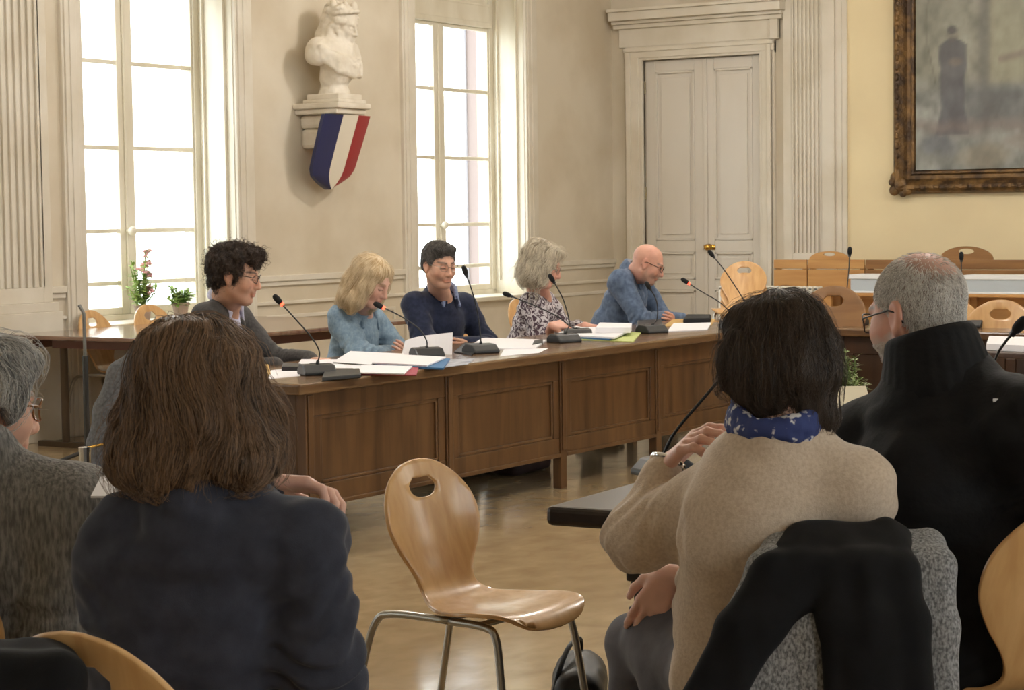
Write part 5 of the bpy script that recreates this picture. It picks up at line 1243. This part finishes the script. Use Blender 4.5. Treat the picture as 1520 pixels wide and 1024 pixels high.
# ---- 7: wavy brown hair, dark navy jersey, seen from behind
f7 = nrm(fwh-rth*.12); H = Frame(W(288, 585, 3.42), look(fwh-rth*.22-UP*.08), 1.08); nb = W(292, 730, 3.37)
b = setup(nb, W(300, 1080, 3.45), f7, H, sw=.19, dep=.11, shl=W(186, 812, 3.42), shr=W(452, 808, 3.38))
b.el = {1: W(205, 915, 3.60), -1: W(482, 1010, 3.36)}; b.wr = {1: W(392, 716, 3.74), -1: W(470, 1060, 3.60)}
make_body('person', 'person in a dark navy jersey with wavy brown chin-length hair, seen from behind', b, 'fair', vox=.0035,
          hands=[(b.wr[1], rth*.95-UP*.06, -fwh*.3-UP, 1, dict(curl=[.5, .6, .7, .8], k=1.0)), (b.wr[-1], b.f, -UP, -1)], kw=dict(brow=lin(80, 60, 45)))
legs(b, jeans, shoe_b)
nj = fabric('navy_jersey', lin(58, 60, 72), lin(49, 51, 62), scale=26, bump=.3, bscale=520)
garment('jersey', b, nj, vox=.0045, off=.018, t=.96, amp=.012, k=.022, seed=24, neck=.058, neckz=.028, add=lambda S: (S.rc(b.nb-b.u*.03, b.nb+b.u*.02, .075, .066, .04), S.el(b.hp+b.u*.1, (.132, .16, .2), np.stack([b.f2, b.l, b.u], 1), .06), S.rc(b.sh[1]-b.u*.02, b.sh[1]-b.u*.2+b.f*.04+b.l*.02, .064, .06, .05)))
br = hair_mat('wavy_brown', lin(38, 30, 26), lin(134, 106, 82), .42, .9)
hair(b, br, [('el', (-.018, 0, .035), (.112, .1, .092), .04), ('el', (-.03, 0, -.045), (.108, .11, .085), .04), ('el', (-.025, .058, -.1), (.085, .062, .048), .03), ('el', (-.04, -.05, -.105), (.08, .066, .045), .03), ('el', (.01, .098, -.075), (.05, .034, .06), .03), ('el', (.0, -.1, -.07), (.05, .034, .065), .03), ('el', (-.07, 0, -.11), (.05, .08, .04), .03)],
     [('c', [(.14, 0, .03), (.13, 0, -.05), (.14, 0, -.16)], [.07, .07, .07])], vox=.004, disp=lambda X: .007*fbm((X+.02*np.stack([np.sin(X[:, 2]*40), np.cos(X[:, 2]*40), 0*X[:, 2]], 1))*np.array([30, 30, 11]), 2, 3), n=13000, steps=15, step=.0135, lift=[.001+.004*i/14+.004*(i > 9) for i in range(14)], jit=.16, r=.00065, flow=fall(b, (-.0, .012, .135), .75, .55, 34), seed=5)
# ---- 8: dark bob, blue patterned scarf, beige jumper, chin on hand
f8 = nrm(fwh*.8-rth*.6); H = Frame(W(1151, 532, 4.02), look(fwh*.62-rth*.78-UP*.14), .97); nb = W(1154, 648, 3.98)
b = setup(nb, W(1120, 1000, 4.14), f8, H, sw=.19, dep=.12, belly=.025, shl=W(1056, 742, 4.14), shr=W(1264, 722, 3.98))
b.el = {1: W(946, 800, 4.22), -1: W(1236, 905, 4.16)}; b.wr = {1: W(990, 690, 4.28), -1: W(996, 852, 4.36)}
hd = W(1078, 596, 4.12)-b.wr[1]
make_body('person', 'person in a beige jumper with short dark hair, chin resting on one hand', b, 'fair', vox=.003,
          hands=[(b.wr[1], hd, nrm(rth*.7+UP*-.3+fwh*-.3), 1, dict(curl=[.55, .6, .7, .8], k=1.05)), (b.wr[-1], -rth*.5-UP*.85, fwh*.8+rth*.3, -1, dict(curl=[.35, .4, .42, .45], k=.98, spread=.004))], kw=dict(brow=lin(60, 48, 40)))
legs(b, grey_tr, shoe_b, knee={1: W(945, 955, 4.52), -1: W(985, 930, 4.42)}, ankle={1: onz(925, 1240, .08), -1: onz(1010, 1330, .08)})
bg = mat('beige_wool', lin(206, 189, 170), .95, col2=lin(190, 171, 152), scale=130, detail=6, bump=.5, bscale=330, bdist=.002, sheen=.35, spec=.2)
garment('jumper', b, bg, vox=.0045, off=.024, t=.84, amp=.006, seed=28, sl=-.01, neck=.066, neckz=.012, add=lambda S: (S.rc(b.nb-b.u*.03, b.nb-b.u*.0, .09, .075, .04), S.el(b.nb-b.u*.2-b.f2*.02, (.13, .19, .18), np.stack([b.f2, b.l, b.u], 1), .05), S.rc(b.sh[1]-b.u*.02, b.el[1], .07, .056, .05), S.rc(b.sh[-1]-b.u*.02, b.el[-1]+b.u*.1, .078, .07, .05), S.rc(b.el[1], b.wr[1]-.3*(b.wr[1]-b.el[1]), .054, .04, .02)))
sc_m = mat('blue_print_scarf', lin(44, 58, 112), .8, col2=lin(206, 204, 208), scale=48, detail=2, ramp=(.58, .64), bump=.2, bscale=200)
S = SDF(); up = b.u
for j, (zz, rr, th) in enumerate(((.022, .08, .013), (.036, .076, .014), (.05, .071, .012))):
    S.chain([b.nb+b.u*(zz+.012*math.sin(a*2+j))-b.f2*math.cos(a)*rr*1.06+b.l*math.sin(a)*rr+b.f2*.012 for a in np.linspace(-PI, PI, 25)], [th]*25, .012)
V, Fc = S.mesh(.0035, lambda X: .003*fbm(X*40, 2, 4)); fast_mesh('scarf', V, Fc, sc_m, b.o)
dk_h = hair_mat('dark_brown_hair', lin(30, 24, 20), lin(74, 60, 50), .4, .8)
hair(b, dk_h, [('el', (-.018, 0, .03), (.108, .094, .09), .04), ('el', (-.045, 0, -.035), (.085, .098, .075), .04), ('el', (.02, .088, -.01), (.06, .03, .07)), ('el', (.02, -.088, -.01), (.06, .03, .075)), ('el', (.04, 0, .085), (.05, .06, .036)), ('el', (-.03, 0, .085), (.07, .07, .055)), ('el', (-.068, 0, -.115), (.042, .066, .05)), ('el', (-.01, -.078, -.07), (.05, .03, .045)), ('el', (-.01, .078, -.065), (.05, .03, .045))],
     [('c', [(.14, 0, .01), (.135, 0, -.07), (.14, 0, -.16)], [.06, .066, .07])], vox=.004, disp=lambda X: .005*fbm(X*np.array([34, 34, 16]), 2, 3), n=11000, steps=12, step=.0125, lift=[.001+.006*i/11 for i in range(11)], jit=.28, r=.00065, flow=fall(b, (-.03, 0, .135), .55, .3, 45), seed=6)
wt_ = SDF(); ax = nrm(b.wr[1]-b.el[1]); u1 = nrm(np.cross(ax, UP)); u2 = np.cross(ax, u1); c0 = b.wr[1]+ax*.006
wm = MB(); wm.tube([c0+(u1*math.cos(a)+u2*math.sin(a))*.035 for a in np.linspace(0, 2*PI, 25)], 0.006, 8); off = np.array(b.o.location); wm.V = [tuple(np.array(v)-off) for v in wm.V]
brc = wm.build('wristwatch', M['chrome'], b.o, smooth=True)
q = MB(); cc = c0-(u1*0+FW*.034)-off; q.obox(cc, ax, nrm(np.cross(ax, FW)), FW, (.011, .015, .004)); q.build('watch_case', M['chrome'], brc, bevel=.003)
# ---- 9: cropped grey hair, bald crown, glasses, white beard, black coat
f9 = nrm(fwh*.9-rth*.42); H = Frame(W(1362, 466, 4.32), look(fwh*.8-rth*.6-UP*.2), 1.08); nb = W(1396, 574, 4.25)
b = setup(nb, W(1462, 985, 4.26), f9, H, sw=.2, dep=.125, belly=.03, shl=W(1290, 672, 4.38), shr=W(1528, 640, 4.10), nk=1.08)
b.el = {1: W(1262, 820, 4.7), -1: W(1560, 880, 4.2)}; b.wr = {1: W(1250, 672, 4.95), -1: b.el[-1]+f9*.25+b.l*.12}
def crown(q): return np.clip(1.25-np.hypot((q[:, 0]+.045)/.062, (q[:, 1])/.055)*.9, 0, 1)*(q[:, 2] > .05)
make_body('person', 'person in a black coat with cropped grey hair, bald crown, glasses and white beard', b, 'rosy', vox=.003,
          hands=[(b.wr[1], b.f, -UP, 1), (b.wr[-1], b.f, -UP, -1)], kw=dict(brow=lin(150, 140, 134), beard=(lin(196, 186, 180), .85), scalp=(lambda q: np.clip(np.where(q[:, 0] < -.03, q[:, 2]+.075, q[:, 2]-.055*np.clip(q[:, 0]/.06, -1, 1.2))/.02, 0, 1)*(1-crown(q))*((q[:, 0] < .055)|(q[:, 2] > .075))*(np.abs(q[:, 1]) < .0765), lin(150, 140, 134), .8)))
legs(b, dark_tr, shoe_b)
bc = mat('black_coat', lin(24, 24, 26), .8, col2=lin(18, 18, 20), scale=14, bump=.3, bscale=50, bdist=.006, spec=.22)
garment('coat', b, bc, vox=.005, off=.04, t=.97, amp=.010, seed=31, neck=.075, neckz=.0, add=lambda S: (S.rc(b.nb-b.u*.05, b.nb-b.u*.01, .12, .1, .05), S.rc(b.sh[1], b.el[1], .088, .08, .06), S.rc(b.sh[-1], b.el[-1], .09, .085, .06), S.el(b.hp+b.u*.12, (.17, .235, .25), np.stack([b.f2, b.l, b.u], 1), .08), S.el(b.nb-b.u*.2-b.f2*.02, (.15, .225, .18), np.stack([b.f2, b.l, b.u], 1), .06)))
collar(b, bc, 'coat_collar', .094, .125, .05, .5, vox=.004, z=-.02, th=.011, flare=.008, tilt=.012, tip=.03)
p_ = W(1478, 594, 4.0); d_ = nrm(ray(1478, 594)); q = MB()
for _ in range(60):
    if b.G.val(p_[None])[0] < .004: break
    p_ = p_+d_*.006
q.obox(p_-np.array(b.o.location), rth, UP, fwh, (.0055, .0035, .002)); q.build('collar_label', M['paper'], b.o, bevel=.0008)
g9 = hair_mat('cropped_grey', lin(136, 130, 126), lin(236, 232, 228), .5, .8)
def keep9(X):
    q = b.H.inv(X); rnd = np.random.default_rng(3).random(len(q)); c_ = np.hypot((q[:, 0]+.05)/.056, (q[:, 1]-.0)/.05)
    bald = (q[:, 2] > .05)&(c_ < 1+.35*(rnd-.3)); thin = (q[:, 0] > -.02)&(q[:, 2] > .085)&(rnd < .45)
    return ~(bald&(rnd < .93)) & ~thin
def beardkeep(X):
    q = b.H.inv(X); return (q[:, 2] < -.05)&(q[:, 0] > .0)&(q[:, 2] > -.13)&((q[:, 0] > .02)|(np.abs(q[:, 1]) > .045))
Sh = SDF(); head_prims(Sh, b.H, ears=False); Sh.rc(H.p((-.045, 0, -.035)), b.nb-b.f2*.022, .046*1.1*1.08, .052*1.08, .03); Vh, Fh = Sh.mesh(.004)
qh = b.H.inv(Vh); ok = (qh[:, 2] > .0+.055*np.clip((qh[:, 0]-.0)/.06, -1, 1.2))&~((np.abs(qh[:, 1]) > .06)&(qh[:, 0] > .02)&(qh[:, 2] < .02)) | ((qh[:, 0] < -.03)&(qh[:, 2] > -.075))
ok &= ~((qh[:, 0] > .055)&(qh[:, 2] < .075))
Vs = Vh[ok]
P = comb(Sh, Vs, 26000, 4, .0035, fall(b, (-.05, 0, .12), .35), .0045, .35, 4, keep9)
hr = thing('hair', None, None, (0, 0, 0)); hr.parent = b.o
strands_obj('cropped_hair', P, g9, hr, .0005, .0003)
Vb = Vh[(qh[:, 2] < -.045)&(qh[:, 0] > .0)&(qh[:, 2] > -.135)]
P = comb(Sh, Vb, 5000, 3, .003, lambda X: np.tile(-b.H.R[:, 2]*.6+b.H.R[:, 0]*.3, (len(X), 1)), .004, .4, 5)
strands_obj('beard', P, hair_mat('white_beard', lin(190, 184, 180), lin(232, 228, 224)), hr, .0004, .0002)
glasses(b, metal_rim, .0016, .024, .019)
# ================================================================ THEIR CHAIRS AND COATS
def chair_at(label, back, face, k=1., D=None, wood='beech'):
    c = np.array(back)+face*.235*k; return wood_chair(label, c[0], c[1], math.atan2(face[1], face[0]), k=k, wood=wood)
chair_at('beech chair of the navy jersey person, only its curved top edge showing', W(112, 990, 3.02), nrm(fwh*.85+rth*.5), 1.05)
chair_at('beech chair at the left picture edge under the grey cardigan', W(-150, 890, 3.86), nrm(fwh*.9+rth*.35), 1.05)
chair_at('beech chair of the person in beige, back covered with coats', W(1268, 838, 3.80), nrm(fwh*.95-rth*.2), .98)
chair_at('beech chair at the right picture edge behind the black coat', W(1618, 805, 3.92), nrm(fwh*.93-rth*.3), 1.12)
gcm = mat('herringbone_wool', lin(158, 158, 160), .95, col2=lin(92, 92, 94), scale=210, detail=2, ramp=(.35, .65), stretch=(1, 1, .6), bump=.5, bscale=300, bdist=.002, sheen=.2, spec=.2)
blk = fabric('black_wool', lin(21, 21, 24), lin(15, 15, 17), scale=20, bump=.3, sheen=.05)
def drape(name, label, cat, panels, m, D0, seed, vox=.0055, amp=.006, loc=None):
    S = SDF()
    for pts, th in panels:                               # rows of (x_left, x_right, y, dD)
        for (a0, a1, ya, da), (b0, b1, yb, db) in zip(pts[:-1], pts[1:]):
            n = int(max(abs(a1-a0), abs(b1-b0))*D0/3000/.016)+2
            for i in range(n):
                u = i/(n-1); S.rc(W(a0+(a1-a0)*u, ya, D0+da), W(b0+(b1-b0)*u, yb, D0+db), th, th, .03)
    w = lambda X: amp*fbm(np.stack([X@rth*17, X@fwh*9, X[:, 2]*3.5], 1), 2, seed)
    V, Fc = S.mesh(vox, w); o = fast_mesh(name, V, Fc, m, loc=np.mean(V, 0)); tag(o, label, cat); return o
drape('grey_coat', 'grey herringbone coat hanging over the chair back under the black coat', 'coat',
      [([(1150, 1386, 808, .02), (1130, 1396, 840, -.06), (1085, 1402, 930, -.09), (1070, 1406, 1060, -.1)], .019)], gcm, 3.86, 41, amp=.004)
drape('black_coat', 'black coat thrown over the chair back behind the beige jumper', 'coat',
      [([(1205, 1338, 798, .02), (1218, 1346, 846, -.08), (1232, 1356, 920, -.115), (1240, 1368, 1060, -.13)], .021), ([(1180, 1232, 808, .02), (1140, 1230, 850, -.07), (1085, 1140, 930, -.1), (1010, 1068, 1060, -.11)], .022)], blk, 3.84, 42, amp=.006)
drape('black_jacket', 'black jacket hung over the chair back at the bottom left corner', 'jacket',
      [([(-60, 92, 985, .03), (-70, 96, 1005, -.05), (-80, 98, 1060, -.07)], .022)], blk, 3.0, 43)
# papers by the foreground people
p = W(1240, 617, 5.2); q = MB(); q.obox(p, rth, nrm(fwh*.7+UP*.35), nrm(UP*.7-fwh*.35), (.1, .14, .003)); o = q.build('booklet', M['paper2'], loc=p); tag(o, 'cream booklet held between the beige jumper and the black coat', 'booklet')
p = W(165, 722, 3.75); q = MB(); q.obox(p, rth, nrm(fwh*.8+UP*.2), nrm(UP*.8-fwh*.2), (.028, .05, .002)); o = q.build('paper_sheet', M['paper'], loc=p); tag(o, 'white sheet glimpsed left of the brown-haired person', 'paper')
SKY, FILL, SUN, EXPO = 6.5, 90., 7., 0.2
# ================================================================ LIGHT, CAMERA
w = bpy.data.worlds.new('overcast'); bpy.context.scene.world = w; w.use_nodes = True
nt = w.node_tree; bg = nt.nodes['Background']; bg.inputs['Strength'].default_value = SKY
tc = nt.nodes.new('ShaderNodeTexCoord'); sp = nt.nodes.new('ShaderNodeSeparateXYZ'); rp = nt.nodes.new('ShaderNodeValToRGB')
nt.links.new(tc.outputs['Generated'], sp.inputs[0]); nt.links.new(sp.outputs[2], rp.inputs[0]); nt.links.new(rp.outputs[0], bg.inputs['Color'])
rp.color_ramp.elements[0].position = 0.; rp.color_ramp.elements[0].color = (.85, .88, .9, 1); rp.color_ramp.elements[1].position = 1.; rp.color_ramp.elements[1].color = (1., 1.06, 1.16, 1)
def portal(n, loc, sx, sy, rx):
    l = bpy.data.lights.new(n, 'AREA'); l.shape = 'RECTANGLE'; l.size = sx; l.size_y = sy; l.cycles.is_portal = True
    o = bpy.data.objects.new(n, l); C.objects.link(o); o.location = loc; o.rotation_euler = (rx, 0, 0)
for a, b in wins: portal('daylight_portal', ((a+b)/2, YW+.55, (ZS+ZO)/2), b-a, ZO-ZS, -PI/2)
for a, b in bw: portal('daylight_portal', ((a+b)/2, YB-.55, (ZS+ZO)/2), b-a, ZO-ZS, PI/2)
sn = bpy.data.lights.new('added_sun', 'SUN'); sn.energy = SUN; sn.angle = math.radians(40); so = bpy.data.objects.new('added_sun', sn); C.objects.link(so)  # sun added beside the overcast sky to light the brick house
so.rotation_euler = Vector((-.5, -.42, .95)).to_track_quat('Z', 'Y').to_euler()
# four glowing globes added out of view above the room as soft fill
gl = mat('fill_glow', lin(245, 240, 228), .4, emit=(1., .96, .91), estr=FILL)
first = None
for (x, y) in ((7.4, 2.6), (12.6, 2.6), (7.4, 6.4), (12.6, 6.4)):
    if first is None:
        t = thing('fill_globe', 'unseen globe added under the ceiling for soft fill light', 'lamp', (x, y, 4.0), 0, 'added fill globes')
        MB().sphere((0, 0, 0), .2, 10).build('globe', gl, t, smooth=True)
        MB().tube([(0, 0, .19), (0, 0, .66)], .012, 8).lathe([(.06, .66), (.06, .7), (.01, .7)]).build('rod', M['brass'], t)
        first = t
    else:
        c = copy_tree(first); c.location = (x, y, 4.0)
cam = bpy.data.cameras.new('camera'); co = bpy.data.objects.new('camera', cam); C.objects.link(co)
cam.sensor_width = 36; cam.lens = F/1520*36; cam.clip_start = .05; cam.clip_end = 200
R = Matrix(((RT[0], -DN[0], -FW[0]), (RT[1], -DN[1], -FW[1]), (RT[2], -DN[2], -FW[2])))
co.matrix_world = Matrix.Translation(O3) @ R.to_4x4()
cam.dof.use_dof = True; cam.dof.focus_distance = 6.0; cam.dof.aperture_fstop = 20.0
sc = bpy.context.scene; sc.camera = co
sc.view_settings.view_transform = 'Standard'; sc.view_settings.look = 'None'; sc.view_settings.exposure = EXPO; sc.view_settings.gamma = 1; sc.view_settings.use_curve_mapping = False
sc.cycles.max_bounces = 8; sc.cycles.diffuse_bounces = 5; sc.cycles.glossy_bounces = 4; sc.cycles.transparent_max_bounces = 12; sc.cycles.sample_clamp_indirect = 6
